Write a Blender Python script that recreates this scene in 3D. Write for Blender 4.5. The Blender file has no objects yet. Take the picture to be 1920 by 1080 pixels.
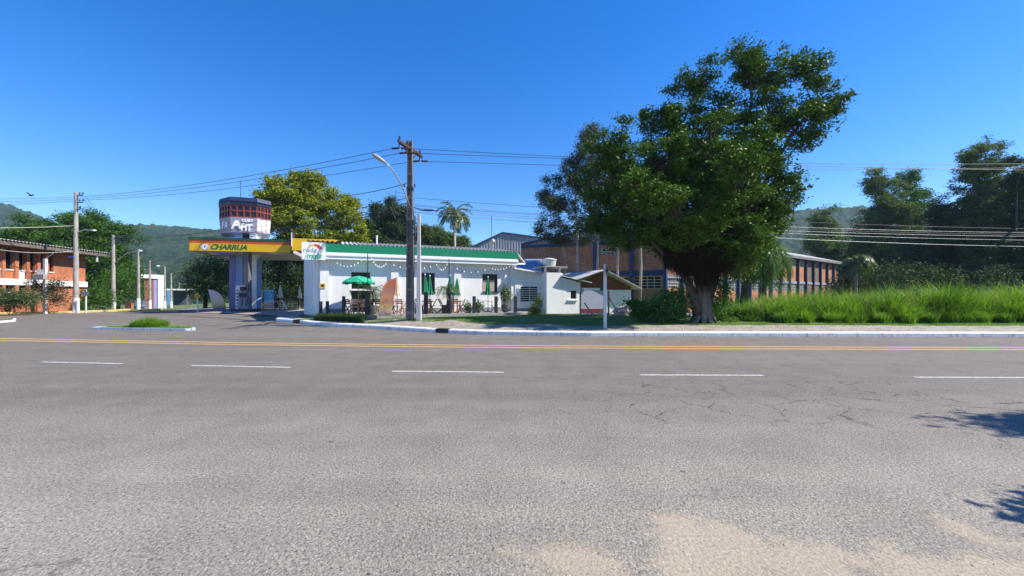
import bpy, bmesh, math, random
import numpy as np
from mathutils import Vector, Matrix
random.seed(7); RNG = np.random.default_rng(11)
PI = math.pi
S = bpy.context.scene
COL = S.collection
# ---------------------------------------------------------------- camera, sky, sun, exposure
F = 750.0; HY = 556.0; EYE = 1.6          # focal length and horizon row of the 1920 px wide photograph
cd = bpy.data.cameras.new('camera'); cam = bpy.data.objects.new('camera', cd); COL.objects.link(cam)
cam.location = (0, 0, EYE); cam.rotation_euler = (PI/2, 0, 0)
cd.sensor_width = 36; cd.lens = F/1920*36; cd.shift_y = (HY-540)/1920
cd.clip_start = 0.05; cd.clip_end = 6000
S.camera = cam
SUN_EL = math.radians(47); SUN_H = Vector((1.0, -0.09, 0)).normalized()
sdir = Vector((SUN_H.x*math.cos(SUN_EL), SUN_H.y*math.cos(SUN_EL), math.sin(SUN_EL)))
w = bpy.data.worlds.new('World'); S.world = w; w.use_nodes = True
nt = w.node_tree; nt.nodes.clear()
sky = nt.nodes.new('ShaderNodeTexSky'); sky.sky_type = 'NISHITA'; sky.sun_disc = False
sky.sun_elevation = SUN_EL; sky.sun_rotation = math.atan2(SUN_H.x, SUN_H.y)
sky.altitude = 0; sky.air_density = 1.0; sky.dust_density = 0.15; sky.ozone_density = 3.5
hs = nt.nodes.new('ShaderNodeHueSaturation'); hs.inputs['Hue'].default_value = .511; hs.inputs['Saturation'].default_value = 1.42
bg = nt.nodes.new('ShaderNodeBackground'); bg.inputs['Strength'].default_value = 0.122
wo = nt.nodes.new('ShaderNodeOutputWorld')
nt.links.new(sky.outputs[0], hs.inputs['Color']); nt.links.new(hs.outputs[0], bg.inputs[0]); nt.links.new(bg.outputs[0], wo.inputs[0])
sl = bpy.data.lights.new('sun', 'SUN'); sl.energy = 5.0; sl.angle = math.radians(0.5); sl.color = (1, .93, .82)
so = bpy.data.objects.new('sun', sl); COL.objects.link(so); so.rotation_euler = sdir.to_track_quat('Z', 'Y').to_euler()
so.location = (30, 0, 60)
S.view_settings.view_transform = 'Standard'; S.view_settings.look = 'None'
S.view_settings.exposure = 0.85; S.view_settings.gamma = 1; S.view_settings.use_curve_mapping = False
S.cycles.use_denoising = True
S.cycles.max_bounces = 8; S.cycles.diffuse_bounces = 3; S.cycles.glossy_bounces = 2; S.cycles.transmission_bounces = 4
S.cycles.transparent_max_bounces = 6; S.cycles.volume_bounces = 0
S.cycles.caustics_reflective = False; S.cycles.caustics_refractive = False

def X(px, Y): return (px-960)/F*Y
def Z(py, Y): return EYE+(HY-py)*Y/F
def P(px, py, Y): return Vector((X(px, Y), Y, Z(py, Y)))

# ---------------------------------------------------------------- terrain function
KX = np.array([-13.4,-12.0,-9.8,-6.65,-3.8,-1.33,3,20,40,120]); KY = np.array([22.4,21.75,20.45,19.2,17.7,16.8,16.1,15.8,15.6,15.0])
def kerb_y(x): return np.interp(x, KX, KY)
def road_z(y): return np.interp(y, [17,20,22,24,30,40,55,75,150,1000], [0,.08,.19,.25,.34,.3,-.1,-.6,-1.6,-2.0])
CP = np.array([(-5.4,20,.48),(-9.2,22,.5),(-10.2,21.4,.32),(-8.2,20.8,.36),(-3,20.6,.5),(0,22.5,.5),(2,25,.47),(6,26,.45),(4,17.8,.24),(9.6,19.5,.27),(-1,18.3,.3),(-5,18.8,.3),
 (15,20.3,.27),(25,20,.27),(20,26,.1),(30,30,0),(10,30,.1),(15,38,-.3),(25,45,-.5),(40,55,-.7),(-10,30,.5),(-15,30,.5),(-20,33,.45),(-25,36,.4),
 (-12,40,.5),(0,45,.3),(-20,60,0),(60,40,-.6),(0,80,-.5),(60,100,-1),(0,150,-1.6),(-10.5,24,.5),(-17,28,.4),(-12,26,.5),(40,18,.25),(60,20,.25),(3,22,.42),(0,19,.32)])
def sstep(t): t = np.clip(t, 0, 1); return t*t*(3-2*t)
def gz(x, y):
    x = np.asarray(x, float); y = np.asarray(y, float); sh = np.broadcast(x, y).shape
    x = np.broadcast_to(x, sh).ravel(); y = np.broadcast_to(y, sh).ravel()
    d2 = (x[:,None]-CP[:,0])**2+(y[:,None]-CP[:,1])**2+.3
    ww = d2**-1.7; zi = (ww*CP[:,2]).sum(1)/ww.sum(1)
    ky = kerb_y(x); d = y-ky
    kt = road_z(ky)+.16
    zs = kt+(zi-kt)*sstep((d-.3)/1.8)
    xb = np.interp(y, [24.2,26.2,28.5,31.5,36,75,400], [-14.0,-15.5,-20,-26,-29,-58,-300])
    wl = sstep((x-xb)/2.0); rz = road_z(y)
    z = np.where(y > 23.4, rz*(1-wl)+np.maximum(zs, -9)*wl, np.where((d > .2) & (x > -13.4), zs, rz))
    far = sstep((y-90)/60); z = z*(1-far)+road_z(y)*far
    return z.reshape(sh)
def g(x, y): return float(gz(x, y))
def is_site(x, y): return (x > -14.5) and (y > kerb_y(x)) and (x > np.interp(y, [24.2,26.2,28.5,31.5,36,75,400], [-14.5,-15.5,-20,-26,-29,-58,-300]) or y < 24.2)

# ---------------------------------------------------------------- materials
MATS = {}
def N(nt, t, **kw):
    n = nt.nodes.new(t)
    for k, v in kw.items():
        if k.startswith('i_'): n.inputs[k[2:].replace('_', ' ')].default_value = v
        else: setattr(n, k, v)
    return n
def newmat(name):
    m = bpy.data.materials.new(name); m.use_nodes = True; nt = m.node_tree; nt.nodes.clear()
    out = nt.nodes.new('ShaderNodeOutputMaterial'); b = nt.nodes.new('ShaderNodeBsdfPrincipled')
    nt.links.new(b.outputs[0], out.inputs[0]); return m, nt, b, out
def c4(c): return (c[0], c[1], c[2], 1)
def ramp(nt, stops):
    r = nt.nodes.new('ShaderNodeValToRGB'); e = r.color_ramp.elements
    while len(e) > 1: e.remove(e[-1])
    e[0].position = stops[0][0]; e[0].color = c4(stops[0][1])
    for p, c in stops[1:]:
        k = e.new(p); k.color = c4(c)
    return r
def noise(nt, scale, detail=3, rough=.55, vec=None, dist=0):
    n = nt.nodes.new('ShaderNodeTexNoise'); n.inputs['Scale'].default_value = scale; n.inputs['Detail'].default_value = detail
    n.inputs['Roughness'].default_value = rough; n.inputs['Distortion'].default_value = dist
    if vec is None:
        ge = nt.nodes.get('GEO') or nt.nodes.new('ShaderNodeNewGeometry'); ge.name = 'GEO'; vec = ge.outputs['Position']
    nt.links.new(vec, n.inputs['Vector']); return n
def pos(nt):
    ge = nt.nodes.get('GEO') or nt.nodes.new('ShaderNodeNewGeometry'); ge.name = 'GEO'; return ge.outputs['Position']
def math_(nt, op, a, b=None, clamp=False):
    m = nt.nodes.new('ShaderNodeMath'); m.operation = op; m.use_clamp = clamp
    for i, v in enumerate((a, b)):
        if v is None: continue
        if isinstance(v, (int, float)): m.inputs[i].default_value = v
        else: nt.links.new(v, m.inputs[i])
    return m.outputs[0]
def mix(nt, f, a, b, mode='MIX'):
    m = nt.nodes.new('ShaderNodeMix'); m.data_type = 'RGBA'; m.blend_type = mode
    for i, v in ((0, f), (6, a), (7, b)):
        if isinstance(v, (int, float)): m.inputs[i].default_value = v
        elif isinstance(v, tuple): m.inputs[i].default_value = c4(v)
        else: nt.links.new(v, m.inputs[i])
    return m.outputs[2]
def bump(nt, b, h, strength=.3, dist=.02):
    n = nt.nodes.new('ShaderNodeBump'); n.inputs['Strength'].default_value = strength; n.inputs['Distance'].default_value = dist
    nt.links.new(h, n.inputs['Height']); nt.links.new(n.outputs[0], b.inputs['Normal'])
def mat(name, col, rough=.7, var=.18, scale=3, metal=0, bmp=.15, stain=None, spec=.4):
    """plain surface with worn colour variation and, where asked, vertical dirt streaks"""
    if name in MATS: return MATS[name]
    m, nt, b, out = newmat(name)
    n = noise(nt, scale, 5, .6)
    lo = tuple(c*(1-var) for c in col); hi = tuple(min(1, c*(1+var*.6)) for c in col)
    r = ramp(nt, [(.3, lo), (.7, hi)]); nt.links.new(n.outputs[0], r.inputs[0]); cout = r.outputs[0]
    if stain:
        mp = nt.nodes.new('ShaderNodeMapping'); mp.inputs['Scale'].default_value = (3, 3, .35)
        nt.links.new(pos(nt), mp.inputs[0]); s = noise(nt, 2.2, 5, .65, mp.outputs[0])
        sr = ramp(nt, [(.48, (0,0,0)), (.72, (1,1,1))]); nt.links.new(s.outputs[0], sr.inputs[0])
        cout = mix(nt, math_(nt, 'MULTIPLY', sr.outputs[0], stain[1]), cout, stain[0])
    nt.links.new(cout, b.inputs['Base Color'])
    b.inputs['Roughness'].default_value = rough; b.inputs['Metallic'].default_value = metal
    b.inputs['Specular IOR Level'].default_value = spec
    if bmp: bump(nt, b, noise(nt, scale*12, 3).outputs[0], bmp, .01)
    MATS[name] = m; return m
def leafmat(name, dark, light, trans=.35, rough=.45, spec=.35):
    if name in MATS: return MATS[name]
    m, nt, b, out = newmat(name)
    at = nt.nodes.new('ShaderNodeAttribute'); at.attribute_name = 'rnd'
    n = noise(nt, .55, 2)
    v = math_(nt, 'ADD', math_(nt, 'MULTIPLY', at.outputs['Fac'], .6), math_(nt, 'MULTIPLY', n.outputs[0], .45))
    mid = tuple((a+c)/2*.95 for a, c in zip(dark, light))
    r = ramp(nt, [(.1, dark), (.5, mid), (.95, light)]); nt.links.new(v, r.inputs[0])
    nt.links.new(r.outputs[0], b.inputs['Base Color']); b.inputs['Roughness'].default_value = rough
    b.inputs['Specular IOR Level'].default_value = spec
    tr = nt.nodes.new('ShaderNodeBsdfTranslucent')
    tc = mix(nt, 1.0, r.outputs[0], (1.25, 1.35, .45), 'MULTIPLY'); nt.links.new(tc, tr.inputs[0])
    mx = nt.nodes.new('ShaderNodeMixShader'); mx.inputs[0].default_value = trans
    nt.links.new(b.outputs[0], mx.inputs[1]); nt.links.new(tr.outputs[0], mx.inputs[2]); nt.links.new(mx.outputs[0], out.inputs[0])
    MATS[name] = m; return m
def brickmat(name, udir, c1, c2, mortar, bw=.24, bh=.075, stain=None, mort=.012):
    if name in MATS: return MATS[name]
    m, nt, b, out = newmat(name)
    dp = nt.nodes.new('ShaderNodeVectorMath'); dp.operation = 'DOT_PRODUCT'; nt.links.new(pos(nt), dp.inputs[0]); dp.inputs[1].default_value = udir
    sx = nt.nodes.new('ShaderNodeSeparateXYZ'); nt.links.new(pos(nt), sx.inputs[0])
    cb = nt.nodes.new('ShaderNodeCombineXYZ'); nt.links.new(dp.outputs['Value'], cb.inputs[0]); nt.links.new(sx.outputs[2], cb.inputs[1])
    br = nt.nodes.new('ShaderNodeTexBrick'); nt.links.new(cb.outputs[0], br.inputs['Vector'])
    for k, v in (('Scale', 1), ('Mortar Size', mort), ('Brick Width', bw), ('Row Height', bh), ('Bias', 0), ('Mortar Smooth', .1)): br.inputs[k].default_value = v
    br.inputs['Color1'].default_value = c4(c1); br.inputs['Color2'].default_value = c4(c2); br.inputs['Mortar'].default_value = c4(mortar)
    n = noise(nt, .9, 5, .65); r = ramp(nt, [(.3, (.72,.72,.72)), (.7, (1.12,1.12,1.12))]); nt.links.new(n.outputs[0], r.inputs[0])
    c = mix(nt, 1.0, br.outputs[0], r.outputs[0], 'MULTIPLY')
    n2 = noise(nt, 9, 3); r2 = ramp(nt, [(.35, (.8,.8,.8)), (.65, (1.1,1.1,1.1))]); nt.links.new(n2.outputs[0], r2.inputs[0])
    c = mix(nt, 1.0, c, r2.outputs[0], 'MULTIPLY')
    if stain:
        mp = nt.nodes.new('ShaderNodeMapping'); mp.inputs['Scale'].default_value = (1.2, 1.2, .25); nt.links.new(pos(nt), mp.inputs[0])
        s = noise(nt, 1.6, 6, .7, mp.outputs[0]); sr = ramp(nt, [(.5, (0,0,0)), (.68, (1,1,1))]); nt.links.new(s.outputs[0], sr.inputs[0])
        c = mix(nt, math_(nt, 'MULTIPLY', sr.outputs[0], stain[1]), c, stain[0])
    nt.links.new(c, b.inputs['Base Color']); b.inputs['Roughness'].default_value = .85
    bump(nt, b, br.outputs['Fac'], -.4, .01)
    MATS[name] = m; return m

# ---------------------------------------------------------------- mesh builder and object tree
ORG = {}
class MB:
    def __init__(s): s.v = []; s.f = []; s.uvs = None
    def add(s, vs, fs):
        o = len(s.v); s.v.extend([tuple(v) for v in vs]); s.f.extend([tuple(i+o for i in f) for f in fs]); return s
    def box(s, a, b, M=None, bev=0):
        x0, x1 = sorted((a[0], b[0])); y0, y1 = sorted((a[1], b[1])); z0, z1 = sorted((a[2], b[2]))
        vs = [Vector(p) for p in ((x0,y0,z0),(x1,y0,z0),(x1,y1,z0),(x0,y1,z0),(x0,y0,z1),(x1,y0,z1),(x1,y1,z1),(x0,y1,z1))]
        if M is not None: vs = [M @ v for v in vs]
        return s.add(vs, [(0,3,2,1),(4,5,6,7),(0,1,5,4),(1,2,6,5),(2,3,7,6),(3,0,4,7)])
    def bar(s, p, q, w, h=None, up=(0,0,1)):
        """rectangular bar from p to q"""
        p = Vector(p); q = Vector(q); h = h or w; d = (q-p); L = d.length; d.normalize(); u = Vector(up)
        if abs(d.dot(u)) > .98: u = Vector((0,1,0))
        a = d.cross(u).normalized(); b = a.cross(d).normalized()
        vs = [p+a*(sx*w/2)+b*(sz*h/2) for sx, sz in ((-1,-1),(1,-1),(1,1),(-1,1))]+[q+a*(sx*w/2)+b*(sz*h/2) for sx, sz in ((-1,-1),(1,-1),(1,1),(-1,1))]
        return s.add(vs, [(0,3,2,1),(4,5,6,7),(0,1,5,4),(1,2,6,5),(2,3,7,6),(3,0,4,7)])
    def tube(s, pts, rad, n=8, cap=True):
        pts = [Vector(p) for p in pts]
        if isinstance(rad, (int, float)): rad = [rad]*len(pts)
        o = len(s.v); prev = None
        for i, p in enumerate(pts):
            d = (pts[min(i+1, len(pts)-1)]-pts[max(i-1, 0)]).normalized()
            if prev is None: a = d.cross(Vector((0,0,1)) if abs(d.z) < .95 else Vector((0,1,0))).normalized()
            else:
                a = prev-d*prev.dot(d); a.normalize()
            prev = a; b = d.cross(a)
            for k in range(n):
                t = 2*PI*k/n; s.v.append(tuple(p+(a*math.cos(t)+b*math.sin(t))*rad[i]))
        for i in range(len(pts)-1):
            for k in range(n):
                s.f.append((o+i*n+k, o+i*n+(k+1)%n, o+(i+1)*n+(k+1)%n, o+(i+1)*n+k))
        if cap: s.f.append(tuple(o+k for k in range(n))[::-1]); s.f.append(tuple(o+(len(pts)-1)*n+k for k in range(n)))
        return s
    def lathe(s, c, prof, n=16, ax=None):
        c = Vector(c); o = len(s.v)
        for r, z in prof:
            for k in range(n):
                t = 2*PI*k/n; s.v.append((c.x+r*math.cos(t), c.y+r*math.sin(t), c.z+z))
        for i in range(len(prof)-1):
            for k in range(n): s.f.append((o+i*n+k, o+i*n+(k+1)%n, o+(i+1)*n+(k+1)%n, o+(i+1)*n+k))
        s.f.append(tuple(o+k for k in range(n))[::-1]); s.f.append(tuple(o+(len(prof)-1)*n+k for k in range(n)))
        return s
    def prism(s, poly, ext):
        """planar polygon (3D points) extruded along ext"""
        n = len(poly); e = Vector(ext); a = [Vector(p) for p in poly]
        return s.add(a+[p+e for p in a], [tuple(range(n))[::-1], tuple(range(n, 2*n))]+[(i, (i+1)%n, (i+1)%n+n, i+n) for i in range(n)])
    def build(s, name, m, parent=None, smooth=False, bev=0, fix=True, org=None):
        if parent is not None: O = ORG[parent.name]
        elif org is not None: O = Vector(org)
        else:
            a = np.array(s.v); O = Vector(((a[:,0].min()+a[:,0].max())/2, (a[:,1].min()+a[:,1].max())/2, a[:,2].min()))
        me = bpy.data.meshes.new(name); me.from_pydata([tuple(Vector(v)-O) for v in s.v], [], s.f)
        if fix or bev:
            bm = bmesh.new(); bm.from_mesh(me)
            if fix: bmesh.ops.recalc_face_normals(bm, faces=bm.faces)
            if bev:
                ed = [e for e in bm.edges if len(e.link_faces) == 2 and e.calc_face_angle(0) > .6]
                bmesh.ops.bevel(bm, geom=ed, offset=bev, segments=1, affect='EDGES', clamp_overlap=True)
            bm.to_mesh(me); bm.free()
        if smooth: me.shade_smooth()
        if m is not None: me.materials.append(m)
        o = bpy.data.objects.new(name, me); COL.objects.link(o)
        if parent is not None: o.parent = parent
        else: o.location = O
        ORG[o.name] = O; return o
def npmesh(name, V, Fq, m, parent=None, rnd=None, org=None, smooth=False):
    """fast mesh from numpy arrays: V (n,3), Fq (f,k)"""
    O = ORG[parent.name] if parent is not None else Vector(org if org is not None else (0,0,0))
    V = np.asarray(V, np.float32)-np.array(O, np.float32); Fq = np.asarray(Fq, np.int32); k = Fq.shape[1]; nf = len(Fq)
    me = bpy.data.meshes.new(name); me.vertices.add(len(V)); me.vertices.foreach_set('co', V.ravel())
    me.loops.add(nf*k); me.loops.foreach_set('vertex_index', Fq.ravel())
    me.polygons.add(nf); me.polygons.foreach_set('loop_start', np.arange(0, nf*k, k, dtype=np.int32))
    me.polygons.foreach_set('loop_total', np.full(nf, k, np.int32))
    me.update(calc_edges=True)
    if rnd is not None:
        a = me.attributes.new('rnd', 'FLOAT', 'FACE'); a.data.foreach_set('value', np.asarray(rnd, np.float32))
    if smooth: me.shade_smooth()
    me.materials.append(m)
    o = bpy.data.objects.new(name, me); COL.objects.link(o)
    if parent is not None: o.parent = parent
    else: o.location = O
    ORG[o.name] = O; return o
def tag(o, label=None, cat=None, group=None, kind=None):
    for k, v in (('label', label), ('category', cat), ('group', group), ('kind', kind)):
        if v: o[k] = v
    return o
def empty(name, loc, label, cat, group=None):
    o = bpy.data.objects.new(name, None); COL.objects.link(o); o.location = loc; o.empty_display_size = .2
    ORG[o.name] = Vector(loc); return tag(o, label, cat, group)
def kids(o): return [c for c in bpy.data.objects if c.parent == o]
def copy_tree(o, parent=None, ch=None):
    c = o.copy(); COL.objects.link(c); c.parent = parent; ORG[c.name] = Vector(c.location)
    for k in kids(o): copy_tree(k, c)
    return c
def place(proto, used, loc, rz, label, cat=None, group=None, scale=None):
    o = proto if not used else copy_tree(proto)
    o.location = loc; o.rotation_euler = (0, 0, rz)
    if scale: o.scale = scale
    return tag(o, label, cat, group)
def text_mesh(s, size, name, m, parent, M, extrude=.01, shear=0, bold=0, spacing=1):
    """lettering as a solid mesh; M places the text's local xy plane"""
    cu = bpy.data.curves.new('txt', 'FONT'); cu.body = s; cu.size = size; cu.extrude = extrude; cu.shear = shear; cu.offset = bold
    cu.space_character = spacing; cu.align_x = 'CENTER'; cu.align_y = 'CENTER'; cu.resolution_u = 3
    t = bpy.data.objects.new('txt', cu); COL.objects.link(t)
    bpy.context.view_layer.update(); dg = bpy.context.evaluated_depsgraph_get()
    me = bpy.data.meshes.new_from_object(t.evaluated_get(dg)); bpy.data.objects.remove(t)
    O = ORG[parent.name]; me.transform(Matrix.Translation(-O) @ M); me.materials.clear(); me.materials.append(m)
    o = bpy.data.objects.new(name, me); COL.objects.link(o); o.parent = parent; ORG[o.name] = O; return o
class Fr:
    """wall frame: u along the wall, v outward, z up"""
    def __init__(s, a, b, flip=False):
        s.a = Vector((a[0], a[1], 0)); d = Vector((b[0]-a[0], b[1]-a[1], 0)); s.L = d.length; s.u = d.normalized()
        s.n = Vector((s.u.y, -s.u.x, 0)) * (-1 if flip else 1)
        s.M = Matrix(((s.u.x, s.n.x, 0, s.a.x), (s.u.y, s.n.y, 0, s.a.y), (0,0,1,0), (0,0,0,1)))
    def p(s, u, v, z): return s.a+s.u*u+s.n*v+Vector((0,0,z))
    def upx(s, px):
        k = (px-960)/F     # wall coordinate seen at that column
        return (k*s.a.y-s.a.x)/(s.u.x-k*s.u.y)
    def box(s, mb, u0, u1, v0, v1, z0, z1): return mb.box((u0,v0,z0), (u1,v1,z1), s.M)
    def wall(s, mb, u0, u1, v0, v1, z0, z1, ops=()):
        us = sorted({u0, u1, *[o[0] for o in ops], *[o[1] for o in ops]})
        for a, b in zip(us, us[1:]):
            cuts = sorted([(o[2], o[3]) for o in ops if o[0] < b-1e-6 and o[1] > a+1e-6]); z = z0
            for c0, c1 in cuts:
                if c0 > z: s.box(mb, a, b, v0, v1, z, c0)
                z = c1
            if z < z1: s.box(mb, a, b, v0, v1, z, z1)
        return mb
    def TM(s, u, v, z):    # text plane facing outward
        return Matrix(((s.u.x, 0, s.n.x, 0), (s.u.y, 0, s.n.y, 0), (0,1,0,0), (0,0,0,1))).copy() if False else Matrix.Translation(s.p(u,v,z)) @ Matrix(((s.u.x,0,s.n.x,0),(s.u.y,0,s.n.y,0),(0,1,0,0),(0,0,0,1)))

WHITE = mat('white_paint', (.80,.81,.82), .6, .05, 2, stain=((.5,.47,.42), .25))
WHITE2 = mat('fresh_white_paint', (.82,.82,.83), .5, .03, 2)
CONC = mat('concrete', (.36,.34,.31), .85, .25, 2.5, stain=((.16,.15,.13), .6))
DARKC = mat('dark_concrete', (.17,.155,.15), .85, .25, 3, stain=((.08,.07,.06), .6))
BLACK = mat('black_paint', (.02,.022,.03), .5, .2, 5)
GREEN = mat('green_paint', (.005,.21,.105), .45, .06, 1)
YEL = mat('yellow_paint', (.82,.47,.01), .4, .05, 1.5)
REDO = mat('orange_red_paint', (.62,.10,.02), .4, .06, 1.5)
DKGREEN = mat('dark_green_paint', (.01,.10,.05), .5, .1, 2)
STEEL = mat('galvanised_steel', (.42,.43,.44), .4, .15, 6, metal=.6)
DSTEEL = mat('dark_steel', (.07,.07,.08), .5, .2, 6, metal=.3)
ROOFT = mat('fibre_cement_roof', (.38,.37,.36), .85, .3, 2, stain=((.12,.11,.10), .7))
GLASS = mat('dark_window_glass', (.010,.012,.016), .25, .2, 1, bmp=0, spec=.25)
WOODR = mat('red_brown_wood', (.22,.055,.022), .5, .3, 8)
WOODP = mat('pale_pink_wood', (.55,.33,.25), .6, .2, 8)
WOODD = mat('dark_wood', (.07,.03,.02), .6, .3, 8)
WIREM = mat('cable_black', (.05,.05,.055), .5, .1, 3, bmp=0)
WIREG = mat('cable_aluminium', (.34,.34,.34), .4, .1, 3, bmp=0, metal=.3)
BARK = mat('grey_bark', (.115,.09,.07), .9, .4, 6, bmp=.6, stain=((.07,.055,.045), .7))
BARKP = mat('pale_bark', (.38,.34,.30), .9, .35, 6, bmp=.5, stain=((.12,.10,.08), .6))
BARKD = mat('dark_bark', (.08,.06,.045), .9, .4, 6, bmp=.6)
LFICUS = leafmat('ficus_leaf', (.007,.020,.004), (.125,.25,.03), .14, .5, .14)
LDARK = leafmat('dark_leaf', (.009,.022,.006), (.085,.14,.036), .16, .7, .2)
LEUC = leafmat('blue_green_leaf', (.014,.034,.010), (.20,.28,.085), .22, .75, .15)
LMID = leafmat('mid_green_leaf', (.014,.045,.008), (.11,.23,.03), .26, .7, .2)
LGREY = leafmat('grey_green_leaf', (.03,.045,.03), (.14,.17,.11), .2, .6, .3)
LYEL = leafmat('yellow_green_leaf', (.04,.085,.006), (.40,.42,.035), .30, .7, .2)
LGRASS = leafmat('grass_blade', (.030,.10,.008), (.25,.42,.035), .38, .5, .3)
LPALM = leafmat('palm_leaf', (.03,.07,.015), (.15,.22,.05), .30, .4, .5)
LVINE = leafmat('yellow_vine_leaf', (.10,.15,.02), (.28,.30,.05), .35, .5)
LROOT = leafmat('hanging_root', (.022,.016,.010), (.08,.06,.03), .1, .9, .1)
# ================================================================ SETTING: ground, road, kerb
def grid_mesh(name, xs, ys, zoff, m, kind='structure'):
    XX, YY = np.meshgrid(xs, ys); ZZ = gz(XX, YY)+zoff
    V = np.stack([XX, YY, ZZ], -1).reshape(-1, 3); nx = len(xs); ny = len(ys)
    i = np.arange(ny-1)[:,None]*nx+np.arange(nx-1); i = i.ravel()
    o = npmesh(name, V, np.stack([i, i+1, i+nx+1, i+nx], 1), m, smooth=True); return tag(o, kind=kind)
# ground material: patchy grass, dirt
m, nt, b, out = newmat('grassy_ground')
n1 = noise(nt, .5, 6, .65); n2 = noise(nt, 7, 5, .7)
r1 = ramp(nt, [(.35, (.045,.085,.02)), (.5, (.08,.13,.03)), (.62, (.16,.15,.07)), (.75, (.23,.18,.11))])
nt.links.new(mix(nt, .35, n1.outputs[0], n2.outputs[0]), r1.inputs[0]); nt.links.new(r1.outputs[0], b.inputs['Base Color'])
b.inputs['Roughness'].default_value = .95; bump(nt, b, n2.outputs[0], .6, .05); GROUND = m
xs = np.unique(np.concatenate([np.linspace(-700,-60,33), np.linspace(-60,60,161), np.linspace(60,700,33)]))
ys = np.unique(np.concatenate([np.linspace(-200,-10,12), np.linspace(-10,15,11), np.linspace(15,32,69), np.linspace(32,80,49), np.linspace(80,300,45)]))
# below the road the soil sheet is 6 cm lower
XX, YY = np.meshgrid(xs, ys); ZZ = gz(XX, YY)
low = ~(((YY > kerb_y(XX)+.15) & (XX > -13.4)) | (YY > 34)); lowS = low & ~((YY > 23.4) & (XX > np.interp(YY, [24.2,26.2,28.5,31.5,36,75,400], [-14.5,-15.5,-20,-26,-29,-58,-300])+2.2))
ZZ = ZZ-np.where(lowS, .07, 0)
ZZ = np.where((YY<kerb_y(XX)+.45)&(YY>15.0)&(XX>-14.0), np.minimum(ZZ, -.05+np.where(YY>kerb_y(XX)+.15,.1,0)), ZZ)
V = np.stack([XX, YY, ZZ], -1).reshape(-1, 3); nx = len(xs); ny = len(ys); i = (np.arange(ny-1)[:,None]*nx+np.arange(nx-1)).ravel()
tag(npmesh('ground', V, np.stack([i, i+1, i+nx+1, i+nx], 1), GROUND, smooth=True), kind='structure')
# asphalt
m, nt, b, out = newmat('old_asphalt')
sx = nt.nodes.new('ShaderNodeSeparateXYZ'); nt.links.new(pos(nt), sx.inputs[0]); y_ = sx.outputs[1]; x_ = sx.outputs[0]
big = noise(nt, .22, 5, .6); med = noise(nt, 1.6, 5, .6); fine = noise(nt, 38, 3, .7); fine2 = noise(nt, 95, 2, .6)
vo = nt.nodes.new('ShaderNodeTexVoronoi'); vo.inputs['Scale'].default_value = 55; nt.links.new(pos(nt), vo.inputs['Vector'])
base = ramp(nt, [(.35, (.220,.194,.161)), (.65, (.286,.254,.212))]); nt.links.new(big.outputs[0], base.inputs[0])
# the running lanes are darker and smoother than the worn shoulder nearest the viewer
yw = math_(nt, 'ADD', y_, math_(nt, 'MULTIPLY', math_(nt, 'SUBTRACT', big.outputs[0], .5), 3.0))
lane = nt.nodes.new('ShaderNodeMapRange'); lane.inputs['From Min'].default_value = 3.4; lane.inputs['From Max'].default_value = 6.6; nt.links.new(yw, lane.inputs[0])
c = mix(nt, math_(nt, 'MULTIPLY', lane.outputs[0], .78), base.outputs[0], (.142,.126,.108))
mr = ramp(nt, [(.35, (.90,.90,.90)), (.65, (1.08,1.08,1.08))]); nt.links.new(med.outputs[0], mr.inputs[0]); c = mix(nt, 1, c, mr.outputs[0], 'MULTIPLY')
# streaks along the direction of travel (tyre polish)
mp = nt.nodes.new('ShaderNodeMapping'); mp.inputs['Scale'].default_value = (.06, 1.3, 1); nt.links.new(pos(nt), mp.inputs[0])
stn = noise(nt, 1.0, 4, .6, mp.outputs[0]); sr = ramp(nt, [(.35, (.90,.90,.91)), (.65, (1.06,1.06,1.05))]); nt.links.new(stn.outputs[0], sr.inputs[0]); c = mix(nt, 1, c, sr.outputs[0], 'MULTIPLY')
# aggregate: pale and dark stones
fr = ramp(nt, [(.36, (.12,.12,.13)), (.46, (.90,.90,.90)), (.54, (1.1,1.1,1.1)), (.66, (1.9,1.87,1.82))]); nt.links.new(mix(nt, .45, fine.outputs[0], fine2.outputs[0]), fr.inputs[0])
c = mix(nt, 1, c, fr.outputs[0], 'MULTIPLY')
vr = ramp(nt, [(.0, (1.35,1.33,1.3)), (.25, (1,1,1)), (.6, (.82,.82,.84))]); nt.links.new(vo.outputs['Distance'], vr.inputs[0]); c = mix(nt, .8, c, vr.outputs[0], 'MULTIPLY')
# scattered dark and pale chippings
v3 = nt.nodes.new('ShaderNodeTexVoronoi'); v3.inputs['Scale'].default_value = 24; nt.links.new(pos(nt), v3.inputs['Vector'])
s3 = ramp(nt, [(.10, (1,1,1)), (.17, (0,0,0))]); nt.links.new(v3.outputs['Distance'], s3.inputs[0]); cs3 = nt.nodes.new('ShaderNodeSeparateColor'); nt.links.new(v3.outputs['Color'], cs3.inputs[0])
c = mix(nt, math_(nt, 'MULTIPLY', math_(nt, 'MULTIPLY', s3.outputs[0], math_(nt, 'GREATER_THAN', cs3.outputs[0], .55)), .65), c, (.06,.055,.055))
c = mix(nt, math_(nt, 'MULTIPLY', math_(nt, 'MULTIPLY', s3.outputs[0], math_(nt, 'LESS_THAN', cs3.outputs[0], .16)), .6), c, (.48,.45,.42))
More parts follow.
